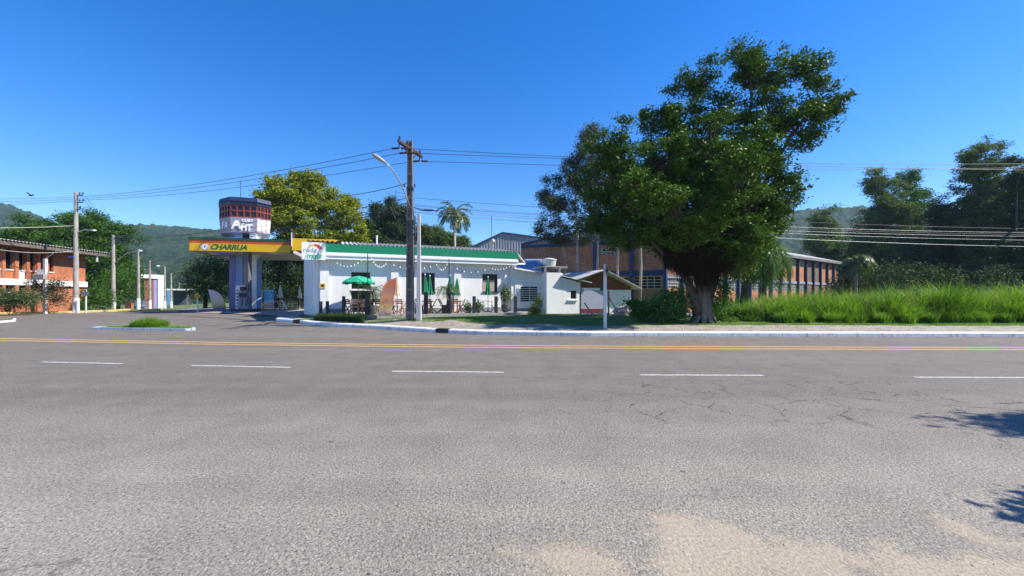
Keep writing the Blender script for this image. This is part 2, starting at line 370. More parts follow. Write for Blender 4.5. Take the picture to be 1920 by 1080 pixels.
# small dark spots
v2 = nt.nodes.new('ShaderNodeTexVoronoi'); v2.inputs['Scale'].default_value = 1.7; nt.links.new(pos(nt), v2.inputs['Vector'])
sp = ramp(nt, [(.035, (1,1,1)), (.06, (0,0,0))]); nt.links.new(v2.outputs['Distance'], sp.inputs[0])
spm = math_(nt, 'MULTIPLY', sp.outputs[0], math_(nt, 'GREATER_THAN', med.outputs[0], .52)); c = mix(nt, math_(nt, 'MULTIPLY', spm, .75), c, (.05,.05,.055))
# cracks: distance to warped voronoi edges, only inside patches
wn = noise(nt, 1.3, 4, .6); wv = nt.nodes.new('ShaderNodeVectorMath'); wv.operation = 'MULTIPLY_ADD'
nt.links.new(wn.outputs['Color'], wv.inputs[0]); wv.inputs[1].default_value = (.9,.9,0); nt.links.new(pos(nt), wv.inputs[2])
def cracks(scale, width, lo, hi, nscale, amount, c, off):
    mpp = nt.nodes.new('ShaderNodeMapping'); mpp.inputs['Scale'].default_value = (scale, scale*1.2, 0.001); mpp.inputs['Location'].default_value = off; nt.links.new(wv.outputs[0], mpp.inputs[0])
    vc = nt.nodes.new('ShaderNodeTexVoronoi'); vc.feature = 'DISTANCE_TO_EDGE'; vc.inputs['Scale'].default_value = 1; nt.links.new(mpp.outputs[0], vc.inputs['Vector'])
    cr = ramp(nt, [(width*.4, (1,1,1)), (width, (0,0,0))]); nt.links.new(vc.outputs['Distance'], cr.inputs[0])
    pn = noise(nt, nscale, 3, .6); pr = ramp(nt, [(lo, (0,0,0)), (hi, (1,1,1))]); nt.links.new(pn.outputs[0], pr.inputs[0])
    return math_(nt, 'MULTIPLY', math_(nt, 'MULTIPLY', cr.outputs[0], pr.outputs[0]), amount)
def window(v, a, b_, soft):
    m1 = nt.nodes.new('ShaderNodeMapRange'); m1.inputs['From Min'].default_value = a-soft; m1.inputs['From Max'].default_value = a+soft; nt.links.new(v, m1.inputs[0])
    m2 = nt.nodes.new('ShaderNodeMapRange'); m2.inputs['From Min'].default_value = b_+soft; m2.inputs['From Max'].default_value = b_-soft; nt.links.new(v, m2.inputs[0])
    return math_(nt, 'MULTIPLY', m1.outputs[0], m2.outputs[0])
k1 = cracks(.55, .006, .52, .60, .35, .5, c, (3.1,1.7,0))
reg = math_(nt, 'MULTIPLY', window(x_, .9, 9, .7), window(y_, 5.0, 7.6, .4))
k2 = math_(nt, 'MULTIPLY', cracks(1.05, .011, .36, .44, .8, .9, c, (0,.4,0)), reg)
xx2 = math_(nt, 'MULTIPLY', math_(nt, 'MULTIPLY', x_, x_), .006); sl0 = math_(nt, 'ADD', math_(nt, 'SUBTRACT', 7.93, math_(nt, 'MULTIPLY', x_, .1)), xx2)
sd = math_(nt, 'ABSOLUTE', math_(nt, 'ADD', math_(nt, 'SUBTRACT', y_, sl0), math_(nt, 'MULTIPLY', math_(nt, 'SUBTRACT', wn.outputs[0], .5), .35)))
seam = math_(nt, 'MULTIPLY', math_(nt, 'LESS_THAN', sd, .013), math_(nt, 'MULTIPLY', math_(nt, 'GREATER_THAN', med.outputs[0], .46), .65))
c = mix(nt, math_(nt, 'MAXIMUM', math_(nt, 'MAXIMUM', k1, k2), seam), c, (.045,.042,.045))
# sand washed over the road edge close by
sn = noise(nt, 1.15, 6, .62, dist=.3); reach = nt.nodes.new('ShaderNodeMapRange'); reach.inputs['From Min'].default_value = 3.3; reach.inputs['From Max'].default_value = 2.4
xs_ = nt.nodes.new('ShaderNodeMapRange'); xs_.inputs['From Min'].default_value = -1.2; xs_.inputs['From Max'].default_value = .6; nt.links.new(x_, xs_.inputs[0])
nt.links.new(y_, reach.inputs[0])
sv = math_(nt, 'ADD', sn.outputs[0], math_(nt, 'SUBTRACT', math_(nt, 'MULTIPLY', math_(nt, 'MULTIPLY', reach.outputs[0], xs_.outputs[0]), .30), .265))
sr2 = ramp(nt, [(.44, (0,0,0)), (.53, (1,1,1))]); nt.links.new(sv, sr2.inputs[0])
sandc = ramp(nt, [(.3, (.33,.27,.185)), (.7, (.44,.37,.265))]); nt.links.new(fine.outputs[0], sandc.inputs[0])
c = mix(nt, math_(nt, 'MULTIPLY', sr2.outputs[0], .52), c, sandc.outputs[0])
nt.links.new(c, b.inputs['Base Color']); b.inputs['Roughness'].default_value = .85; b.inputs['Specular IOR Level'].default_value = .3
hgt = mix(nt, .5, fine.outputs[0], vo.outputs['Distance']); hgt = mix(nt, math_(nt, 'MULTIPLY', sr2.outputs[0], .5), hgt, (.5,.5,.5)); bump(nt, b, hgt, .8, .013); ASPH = m
# main road + mouth of the side street: columns from the near side to the kerb
def yend(x):
    return float(np.interp(x, [-60,-37.5,-36.7,-33.6,-33.5,-31,-27,-20,-15.5,-14.2,-13.4], [27.5,28.5,28.7,30.8,34,33.6,33,28.8,26.2,24.4,22.4])) if x < -13.4 else float(kerb_y(x))
cx = np.unique(np.concatenate([np.linspace(-90,-40,12), np.linspace(-40,-13.4,54), np.linspace(-13.4,25,60), np.linspace(25,90,14)]))
tr = np.concatenate([np.linspace(-30,2,5)[:-1], np.linspace(2,15,14)[:-1]]); cols = []
for x in cx:
    ye = yend(x); yy = np.concatenate([tr, np.linspace(15, ye, 26)]); cols.append(np.stack([np.full(len(yy), x), yy, road_z(yy)+.0], 1))
V = np.array(cols); R = V.shape[1]; V = V.reshape(-1,3); i = (np.arange(len(cx)-1)[:,None]*R+np.arange(R-1)).ravel()
tag(npmesh('road', V, np.stack([i, i+R, i+R+1, i+1], 1), ASPH, smooth=True), kind='structure')
def strip(name, A, B, zoff, m, sub=6, kind='structure'):
    """sheet between polylines A and B following the ground"""
    A = np.array(A, float); B = np.array(B, float); V = []; 
    for k in range(len(A)):
        for t in np.linspace(0, 1, sub):
            x, y = A[k]*(1-t)+B[k]*t; V.append((x, y, g(x, y)+zoff))
    n = len(A); i = (np.arange(n-1)[:,None]*sub+np.arange(sub-1)).ravel()
    return tag(npmesh(name, V, np.stack([i, i+1, i+sub+1, i+sub], 1), m, smooth=True), kind=kind)
st = [(33.2,-29.2,-25.2),(40,-33,-29.5),(50,-40.5,-37),(75,-61,-57),(110,-90,-86.5),(160,-131,-127),(230,-188,-184)]
ROADF = mat('far_street_asphalt', (.19,.175,.165), .9, .15, .6)
tag(strip('side_street', [(a, y) for y, a, b_ in st], [(b_, y) for y, a, b_ in st], .03, ROADF, 4))
APRON = mat('apron_concrete', (.30,.25,.23), .85, .2, 1.2, stain=((.12,.10,.09), .5))
ax = [(-26.5,31.6,-30.5,41),(-20.2,28.9,-24,40),(-15.7,26.6,-18,38),(-14.2,24.5,-12.9,34),(-13.2,23.6,-12.6,32)]
def fore(a):
    return strip('forecourt', [(q[0], q[1]) for q in a], [(q[2], q[3]) for q in a], .02, APRON, 14)
ax2 = []
for t in np.linspace(0, 4, 25):
    k = min(int(t), 3); f = t-k; ax2.append([ax[k][j]*(1-f)+ax[k+1][j]*f for j in range(4)])
fore(ax2)
# pavement behind the kerb
PAVE = mat('dusty_pavement', (.30,.265,.215), .92, .3, 1.6, stain=((.15,.14,.08), .75), bmp=.5)
pxs = np.linspace(-12.2, 70, 200); wd = np.interp(pxs, [-12,-9,-6,-3,3,10,70], [.7,.8,1.2,1.5,1.8,2.2,2.2])
wd = wd+.12*np.sin(pxs*1.7)+.1*np.sin(pxs*4.1+1)
tag(strip('pavement', [(x, kerb_y(x)+.32) for x in pxs], [(x, kerb_y(x)+.32+w_) for x, w_ in zip(pxs, wd)], .012, PAVE, 6))
# kerb swept along the road edge and round the corner into the forecourt
kxs = list(np.linspace(70, -11.9, 170)); path = [(x, float(kerb_y(x))) for x in kxs]+[(-12.7,22.1),(-13.3,22.5),(-13.45,22.9),(-13.2,23.2),(-12.7,23.3),(-12.2,23.3)]
KM = mat('kerb_white_paint', (.74,.74,.76), .7, .10, 2.2, stain=((.30,.28,.26), .55))
def sweep(mb, path, prof):
    n = len(prof); rows = []
    for i, p in enumerate(path):
        a = Vector(path[max(i-1,0)]); c = Vector(path[min(i+1,len(path)-1)]); d = (c-a).normalized(); nn = Vector((-d.y, d.x))*-1
        z = float(road_z(p[1])); rows.append([(p[0]+nn.x*u, p[1]+nn.y*u, z+h) for u, h in prof])
    o = len(mb.v)
    for r in rows: mb.v.extend(r)
    for i in range(len(rows)-1):
        for k in range(n-1): mb.f.append((o+i*n+k, o+i*n+k+1, o+(i+1)*n+k+1, o+(i+1)*n+k))
    return mb
nt_m = KM.node_tree; bb = nt_m.nodes['Principled BSDF']; src = bb.inputs['Base Color'].links[0].from_socket
wv_ = nt_m.nodes.new('ShaderNodeSeparateXYZ'); nt_m.links.new(pos(nt_m), wv_.inputs[0]); fr_ = math_(nt_m, 'FRACT', math_(nt_m, 'MULTIPLY', wv_.outputs[0], 1.02)); jn = math_(nt_m, 'LESS_THAN', fr_, .022)
nn_ = noise(nt_m, 6, 6, .75); rr_ = ramp(nt_m, [(.56, (0,0,0)), (.64, (1,1,1))]); nt_m.links.new(nn_.outputs[0], rr_.inputs[0])
c_k = mix(nt_m, math_(nt_m, 'MULTIPLY', rr_.outputs[0], .6), src, (.30,.28,.25)); c_k = mix(nt_m, math_(nt_m, 'MULTIPLY', jn, .8), c_k, (.08,.08,.08)); nt_m.links.new(c_k, bb.inputs['Base Color'])
mb = MB(); sweep(mb, path, [(0,-.06),(0.01,.13),(.035,.165),(.06,.175),(.29,.18),(.33,.17),(.34,-.06)])
kerb = tag(mb.build('kerb', KM, smooth=False, org=(0,0,0)), kind='structure')
# black storm drain mouths let into the kerb face
for (xa, xb) in ((-3.35,-2.75), (-11.85,-11.35)):
    mb = MB(); fr = Fr((xa, float(kerb_y(xa))), (xb, float(kerb_y(xb)))); zb = float(road_z(kerb_y(xa)))
    fr.box(mb, 0, fr.L, -.30, .012, zb-.02, zb+.186); mb.build('drain_inlet', BLACK, kerb)
# lane markings
MY = mat('worn_yellow_line', (.60,.36,.10), .8, .22, 9); MW = mat('worn_white_line', (.48,.46,.45), .8, .2, 9)
for m_, lo_, hi_, am_ in ((MY,.52,.66,.85),(MW,.47,.62,.9)):      # paint worn through to the asphalt
    nt_m = m_.node_tree; bb = nt_m.nodes['Principled BSDF']; src = bb.inputs['Base Color'].links[0].from_socket
    nn_ = noise(nt_m, 14, 5, .75); rr_ = ramp(nt_m, [(lo_, (0,0,0)), (hi_, (1,1,1))]); nt_m.links.new(nn_.outputs[0], rr_.inputs[0])
    nt_m.links.new(mix(nt_m, math_(nt_m, 'MULTIPLY', rr_.outputs[0], am_), src, (.17,.15,.135)), bb.inputs['Base Color'])
def yl(x): return float(np.interp(x, [-60,-35,-19,-10,-5,0,6,15.5,60], [22.5,17.6,14.9,13.65,13.15,12.75,12.5,12.25,12.0]))
for off in (-.26, .26):
    a = [(x, yl(x)+off-.07) for x in np.linspace(-60, 50, 120)]; b_ = [(x, y+.15) for x, y in a]
    V = [(x, y, .004) for x, y in a]+[(x, y, .004) for x, y in b_]; n = len(a); i = np.arange(n-1)
    tag(npmesh('yellow_line', V, np.stack([i, i+1, i+1+n, i+n], 1), MY), kind='structure')
def gp(px, py): Y = EYE*F/(py-HY); return ((px-960)/F*Y, Y)
for (x0,y0,x1,y1) in ((78,678.8,230,682),(358,685.5,546,689),(735,696,945,698.2),(1200,703.2,1432,704),(1715,707.5,1990,708.5)):
    A = gp(x0, y0); B = gp(x1, y1); V = [(A[0], A[1]-.055, .004), (B[0], B[1]-.055, .004), (B[0], B[1]+.055, .004), (A[0], A[1]+.055, .004)]
    tag(npmesh('lane_dash', V, np.array([[0,1,2,3]]), MW), kind='structure')
# traffic island with grass tuft on the left, and the tip of another island
def island(name, outline, label, x):
    t = MB(); z = [float(road_z(p[1])) for p in outline]; n = len(outline); c = Vector((sum(p[0] for p in outline)/n, sum(p[1] for p in outline)/n))
    top = [(p[0], p[1], zz+.10) for p, zz in zip(outline, z)]; bot = [(p[0], p[1], zz-.05) for p, zz in zip(outline, z)]
    inn = [(c.x+(p[0]-c.x)*x, c.y+(p[1]-c.y)*x, zz+.10) for p, zz in zip(outline, z)]; inb = [(a, b_, d-.05) for a, b_, d in inn]
    t.add(top+bot+inn+inb, [(i, (i+1)%n, (i+1)%n+n, i+n) for i in range(n)]+[(i, (i+1)%n, (i+1)%n+2*n, i+2*n) for i in range(n)]+[(i+2*n, (i+1)%n+2*n, (i+1)%n+3*n, i+3*n) for i in range(n)])
    o = t.build('traffic_island_kerb', KM, org=(0,0,0)); tag(o, kind='structure')
    s = MB(); s.add([(a, b_, d+.045) for a, b_, d in inb], [tuple(range(n))]); tag(s.build('island_soil', GROUND, org=(0,0,0)), kind='structure')
    return inn
isl = [(-19.9,18.9),(-17,18.45),(-14.9,18.25),(-14.55,18.4),(-15,18.9),(-16.5,19.6),(-18.6,20.0),(-19.8,19.5)]
island('island', isl, '', .93)
isl2 = [(-42,21.3),(-29,21.3),(-27.8,21.6),(-27.7,22.3),(-29.0,23.4),(-42,24)]
island('island', isl2, '', .97)
# yellow painted kerb on the far side of the street mouth
YK = mat('yellow_kerb_paint', (.55,.42,.16), .8, .2, 3, stain=((.3,.27,.2), .5))
for pth in ([(-60,27.4),(-37.5,28.45),(-36.7,28.65),(-33.9,30.6),(-33.65,31.4),(-34.2,34.5),(-36,38)],[(-33.0,37.5),(-32.2,34.4),(-31.6,33.9),(-30.9,33.6),(-27.1,33.05)]):
    mb = MB(); dense = []
    for a, c in zip(pth, pth[1:]):
        for t in np.linspace(0, 1, 8)[:-1]: dense.append((a[0]*(1-t)+c[0]*t, a[1]*(1-t)+c[1]*t))
    sweep(mb, dense[::-1], [(0,-.06),(0.01,.13),(.03,.15),(.22,.155),(.25,-.06)]); tag(mb.build('yellow_kerb', YK, org=(0,0,0)), kind='structure')

# pebbles scattered on the near road edge
n = 1500; px_ = RNG.uniform(-4, 6, n); py_ = 2.1+RNG.random(n)**1.6*5; s = RNG.uniform(.0025, .0075, n)*(1+.5*(RNG.random(n) > .95))
octa = np.array([(1,0,0),(0,1,0),(-1,0,0),(0,-1,0),(0,0,.8),(0,0,-.5)]); fc = np.array([(0,1,4),(1,2,4),(2,3,4),(3,0,4),(1,0,5),(2,1,5),(3,2,5),(0,3,5)])
ang = RNG.uniform(0, 6.28, n); ca, sa = np.cos(ang), np.sin(ang); v = octa[None]*RNG.uniform(.6, 1.2, (n,6,1)); v = np.stack([v[...,0]*ca[:,None]-v[...,1]*sa[:,None]*.7, v[...,0]*sa[:,None]+v[...,1]*ca[:,None]*.7, v[...,2]*.7], -1)*s[:,None,None]
V = v+np.stack([px_, py_, s*.3], 1)[:,None,:]; 
tag(npmesh('gravel', V.reshape(-1,3), (fc[None]+6*np.arange(n)[:,None,None]).reshape(-1,3), mat('gravel_stone', (.26,.24,.22), .85, .55, 30)), 'loose gravel and pebbles scattered over the worn near edge of the road', 'gravel', kind='stuff')

# ================================================================ HILLS
m, nt, b, out = newmat('forest_hill')
n1 = noise(nt, .02, 5, .6); n2 = noise(nt, .16, 4, .7)
r1 = ramp(nt, [(.3, (.009,.022,.008)), (.5, (.026,.052,.014)), (.7, (.062,.10,.026))]); nt.links.new(mix(nt, .6, n1.outputs[0], n2.outputs[0]), r1.inputs[0])
nt.links.new(r1.outputs[0], b.inputs['Base Color']); b.inputs['Roughness'].default_value = .95; b.inputs['Specular IOR Level'].default_value = .1
bump(nt, b, noise(nt, .8, 4, .7).outputs[0], 1.0, 2.0); HILL = m
def worley(x, y, cell, seed):
    gx = np.floor(x/cell).astype(int); gy = np.floor(y/cell).astype(int); best = np.full(x.shape, 9e9); hgt = np.zeros(x.shape)
    for dx in (-1,0,1):
        for dy in (-1,0,1):
            cx_, cy_ = gx+dx, gy+dy; h = (cx_*73856093 ^ cy_*19349663 ^ seed*83492791) & 0xffffff
            r1_ = ((h*1103515245+12345) & 0xffff)/65535.; r2_ = ((h*22695477+1) >> 8 & 0xffff)/65535.; r3_ = ((h*134775813+7) >> 6 & 0xffff)/65535.
            d = np.hypot(x-(cx_+r1_)*cell, y-(cy_+r2_)*cell); c_ = d < best; best = np.where(c_, d, best); hgt = np.where(c_, r3_, hgt)
    return best/cell, hgt
prof = np.array([(-400,350),(-200,362),(0,378),(30,384),(80,404),(130,425),(180,428),(215,421),(260,417),(330,420),(400,428),(470,440),(600,470),(900,505),(1250,480),(1400,412),(1440,395),(1500,390),(1600,384),(1700,382),(1900,398),(2400,430)])
ns, nr = 1500, 150
sl_ = np.linspace((-420-960)/F, (2450-960)/F, ns); rr = np.concatenate([np.linspace(150, 690, nr-20), np.linspace(700, 1000, 20)])
SS, RR = np.meshgrid(sl_, rr); pxx = SS*F+960; topZ = np.interp(pxx, prof[:,0], prof[:,1]); topH = (HY-topZ)*690/F+EYE-7
t = np.clip((RR-190)/500, 0, 1); shape = np.where(RR <= 690, t**1.35, 1-(RR-690)/310*.5)
XW = SS*RR; YW = RR
fb = np.zeros_like(XW)
for k, (fq, am) in enumerate(((.008,1),(.017,.55),(.035,.3),(.07,.16))):
    fb += am*(np.sin(XW*fq+k*1.3+1.7*np.sin(YW*fq*.8+k))*np.sin(YW*fq*1.1+k*2.1+1.3*np.sin(XW*fq*.6)))
spur = np.abs(np.sin(XW*.011+np.sin(YW*.006)*1.2))
H = topH*shape*(1-.28*(1-shape)*spur)+fb*6*np.sin(np.clip(t,0,1)*PI)-1.6
F1, hg = worley(XW, YW, 8.5, 3); F2, hg2 = worley(XW+40, YW+11, 4.0, 9)
crown = np.sqrt(np.clip(1-(F1*1.25)**2, 0, 1))*(3.2+4.5*hg)+np.sqrt(np.clip(1-F2**2, 0, 1))*1.4
H = H+crown*np.clip((RR-175)/60, 0, 1)
V = np.stack([XW, YW, H], -1).reshape(-1,3); i = (np.arange(nr-1)[:,None]*ns+np.arange(ns-1)).ravel()
tag(npmesh('hills', V, np.stack([i, i+1, i+ns+1, i+ns], 1), HILL), kind='structure')
# ================================================================ BUILDINGS
WALLB = mat('rendered_white_wall', (.78,.785,.78), .78, .07, 1.5, stain=((.42,.39,.34), .18))
GREYP = mat('grey_plinth_paint', (.22,.24,.28), .8, .15, 2)
SOFF = mat('canopy_soffit', (.42,.40,.42), .7, .08, 1)
def corrugated(mb, p0, p1, q0, q1, n, amp):
    """corrugated sheet: low edge p0->p1, high edge q0->q1, ridges run from p to q"""
    p0, p1, q0, q1 = map(Vector, (p0, p1, q0, q1)); o = len(mb.v); N_ = n*4
    for i in range(N_+1):
        t = i/N_; h = amp*math.sin(2*PI*t*n); mb.v.append(tuple(p0.lerp(p1, t)+Vector((0,0,h)))); mb.v.append(tuple(q0.lerp(q1, t)+Vector((0,0,h))))
    for i in range(N_): mb.f.append((o+2*i, o+2*i+2, o+2*i+3, o+2*i+1))
    return mb
# ---- station shop
W = Fr((-11.6,22.4), (0.18,27.2))
KS = 1.045
def shop():
    r = empty('station_shop', (-5.5,24.5,.5), 'low white station shop with green fascia, corrugated roof and green umbrellas in front', 'shop')
    u0 = W.upx(600); L = W.L
    ops = [(W.upx(657), W.upx(695.5), .62, 3.02), (W.upx(788), W.upx(815.5), 1.87, 3.02), (W.upx(904.5), W.upx(933), 1.87, 3.03)]
    mb = MB(); W.wall(mb, u0, L, -.22, 0, .2, 4.0, ops)
    mb.bar((-13.2,25.6,2.1), (-10.95,22.8,2.1), .2, 3.9)
    W.box(mb, L-.22, L, -7.5, -.22, .2, 4.0); W.box(mb, -.4, L, -7.7, -7.5, .2, 4.0)
    mb.bar((-13.2,25.6,2.1), (-14.5,29.3,2.1), .2, 3.9)
    mb.build('wall', WALLB, r)
    mb = MB()
    for a, c in ((600.5,617), (733,747), (851,864), (945.5,949.5)): mb = MB(); W.box(mb, W.upx(a), W.upx(c), 0.001, .12, .5, 3.62); mb.build('pilaster', WALLB, r)
    mb = MB(); W.box(mb, W.upx(956), L+.02, 0.001, .24, .5, 3.62); mb.build('pilaster', WALLB, r)
    mb = MB()
    for a, c in ((u0,ops[0][0]), (ops[0][1],L)): W.box(mb, a+.02, c-.02, .002, .022, .5, .92)
    mb.build('plinth', GREYP, r)
    mb = MB(); W.box(mb, -.1, L+.06, -.3, .40, 3.62, 3.80); W.box(mb, -.1, L+.1, -.3, .45, 3.803, 3.93); W.box(mb, -.1, L+.08, -.3, .36, 3.933, 4.0)
    mb.build('eave_band', WHITE2, r)
    mb = MB(); W.box(mb, W.upx(611), W.upx(891.2), -.1, .375, 4.003, 4.45); W.box(mb, W.upx(891.6), L+.08, -.1, .375, 4.003, 4.45); f = mb.build('fascia', GREEN, r)
    mb = MB(); corrugated(mb, W.p(W.upx(638),.1,4.50), W.p(L+.1,.1,4.50), W.p(W.upx(638),-3.6,5.06), W.p(L+.1,-3.6,5.06), 46, .045)
    corrugated(mb, W.p(-.2,-7.9,4.3), W.p(L+.1,-7.9,4.3), W.p(-.2,-3.6,5.065), W.p(L+.1,-3.6,5.065), 46, .045)
    rf = mb.build('roof', ROOFT, r, fix=False)
    mb = MB(); c = W.p(W.upx(701)+.3,-2.2,4.6); mb.lathe(c, [(.05,0),(.05,.72),(.07,.72),(.07,.78)], 8); mb.build('vent_pipe', WHITE2, rf)
    mb = MB(); c = W.p(W.upx(932),-.9,4.4); mb.lathe(c, [(.10,0),(.10,.75),(.17,.75),(.17,.86),(.08,.98)], 10); mb.build('vent_pipe', STEEL, rf)
    mb = MB(); mb.prism([W.p(L+.1,.35,3.66), W.p(L+.75,.1,3.7), W.p(L+.75,-3,3.95), W.p(L+.1,-3,3.9)], (0,0,.1)); mb.prism([W.p(L+.09,.2,4.42), W.p(L+.75,.06,3.8), W.p(L+.75,-3,4.05), W.p(L+.09,-3,4.75)], (0,0,.05)); mb.build('side_gutter', WHITE, rf)
    for k, o in enumerate(ops):
        w_ = MB(); W.box(w_, o[0], o[0]+.05, -.15, -.08, o[2], o[3]); W.box(w_, o[1]-.05, o[1], -.15, -.08, o[2], o[3]); W.box(w_, o[0]+.05, o[1]-.05, -.15, -.08, o[3]-.05, o[3]); W.box(w_, o[0]+.05, o[1]-.05, -.15, -.08, o[2], o[2]+.05)
        if k: 
            um = (o[0]+o[1])/2; W.box(w_, um-.025, um+.025, -.15, -.08, o[2]+.05, o[3]-.05)
            W.box(w_, o[0]-.05, o[1]+.05, 0.001, .05, o[2]-.06, o[2])
        else: W.box(w_, o[0]+.05, o[1]-.05, -.15, .05, 1.93, 2.03)
        fr = w_.build('window' if k else 'doorway', WHITE2 if not k else DSTEEL, r)
        p_ = MB(); W.box(p_, o[0]+.05, o[1]-.05, -.12, -.115, o[2]+.05, o[3]-.05); p_.build('pane', GLASS, fr)
        if k == 2:
            p_ = MB(); W.box(p_, o[0]+.06, o[1]-.2, -.11, -.095, o[2]+.06, o[2]+.78); p_.build('window_blind', mat('tan_blind', (.45,.33,.26), .8, .15, 6), fr)  # tan blind covering the lower part of the window
    # signboard on the corner
    a, c = W.upx(567.5), W.upx(610.8); mb = MB(); W.box(mb, a, c, .38, .50, 3.55, 4.47); sg = mb.build('sign_board', WHITE2, r)
    um = (a+c)/2; GT = mat('sign_grey_green', (.28,.42,.40), .5, .05, 1); GG = mat('sign_green', (.05,.42,.22), .5, .05, 1)
    text_mesh('roda', .36, 'lettering', GT, sg, W.TM(um-.18,.502,4.05), .004, bold=.008)
    text_mesh('mais', .42, 'lettering', GG, sg, W.TM(um,.502,3.74), .004, shear=.3, bold=.012)
    mb = MB(); R0, R1 = .34, .46; cc = (um+.07, 3.99)
    for k in range(12):
        t0, t1 = math.radians(25+k*12), math.radians(25+(k+1)*12); wd0 = .10*(1-k/12)+.02; wd1 = .10*(1-(k+1)/12)+.02
        q = [(cc[0]+.42*math.cos(t0)*(1), cc[1]+.40*math.sin(t0)), (cc[0]+.42*math.cos(t1), cc[1]+.40*math.sin(t1)), (cc[0]+(.42-wd1*1.6)*math.cos(t1), cc[1]+(.40-wd1*1.6)*math.sin(t1)), (cc[0]+(.42-wd0*1.6)*math.cos(t0), cc[1]+(.40-wd0*1.6)*math.sin(t0))]
        mb2 = mb if k < 6 else mb3 if k > 6 else None
        if k == 6: mb3 = MB(); mb2 = mb3
        mb2.prism([W.p(x,.501,z) for x, z in q], W.n*.006)
    mb.build('emblem', mat('sign_red', (.62,.08,.03), .5, .05, 1), sg); mb3.build('emblem', mat('sign_yellow', (.75,.50,.12), .5, .05, 1), sg)
    # small things on the wall
    mb = MB(); u_ = W.upx(605); W.box(mb, u_-.15, u_+.15, .12, .16, 2.05, 2.32); n_ = mb.build('notice', mat('yellow_notice', (.65,.42,.08), .6, .1, 4), r)
    mb = MB(); W.box(mb, u_-.08, u_+.08, .161, .165, 2.12, 2.25); mb.build('pictogram', BLACK, n_)
    for px in (589.5,): 
        mb = MB(); mb.tube([P(px,486,23.4), P(px,570,23.4)+Vector((0,0,-.1))], .06, 8); mb.build('downpipe', WHITE2, r)
_before = set(bpy.data.objects)
shop()
for o_ in set(bpy.data.objects)-_before:      # a little taller all round, measured from eye height
    if o_.type == 'MESH':
        dz = ORG[o_.name].z
        for v_ in o_.data.vertices:
            zz_ = v_.co.z+dz
            if zz_ > .7: v_.co.z = 1.6+(zz_-1.6)*KS-dz
TERR = mat('terrace_concrete', (.34,.33,.31), .85, .2, 2, stain=((.13,.13,.11), .6))
mb = MB(); ua = W.upx(640); pl = [W.p(ua,-.05,.1), W.p(W.L+.5,-.05,.1), W.p(W.L+.5,2.1,.1), W.p(ua+1.5,2.35,.1), W.p(ua,1.6,.1)]; mb.prism(pl, (0,0,.50))
tag(mb.build('terrace', TERR, org=(0,0,0)), kind='structure')
# low shrubs? no: open steps plate at the right end
mb = MB(); mb.bar(W.p(W.L+.55,2.0,.62), W.p(W.L+1.3,2.0,.22), .1, .06); tag(mb.build('ramp_rail', WHITE, bev=0), 'short sloping white rail at the right front end of the shop terrace', 'rail')

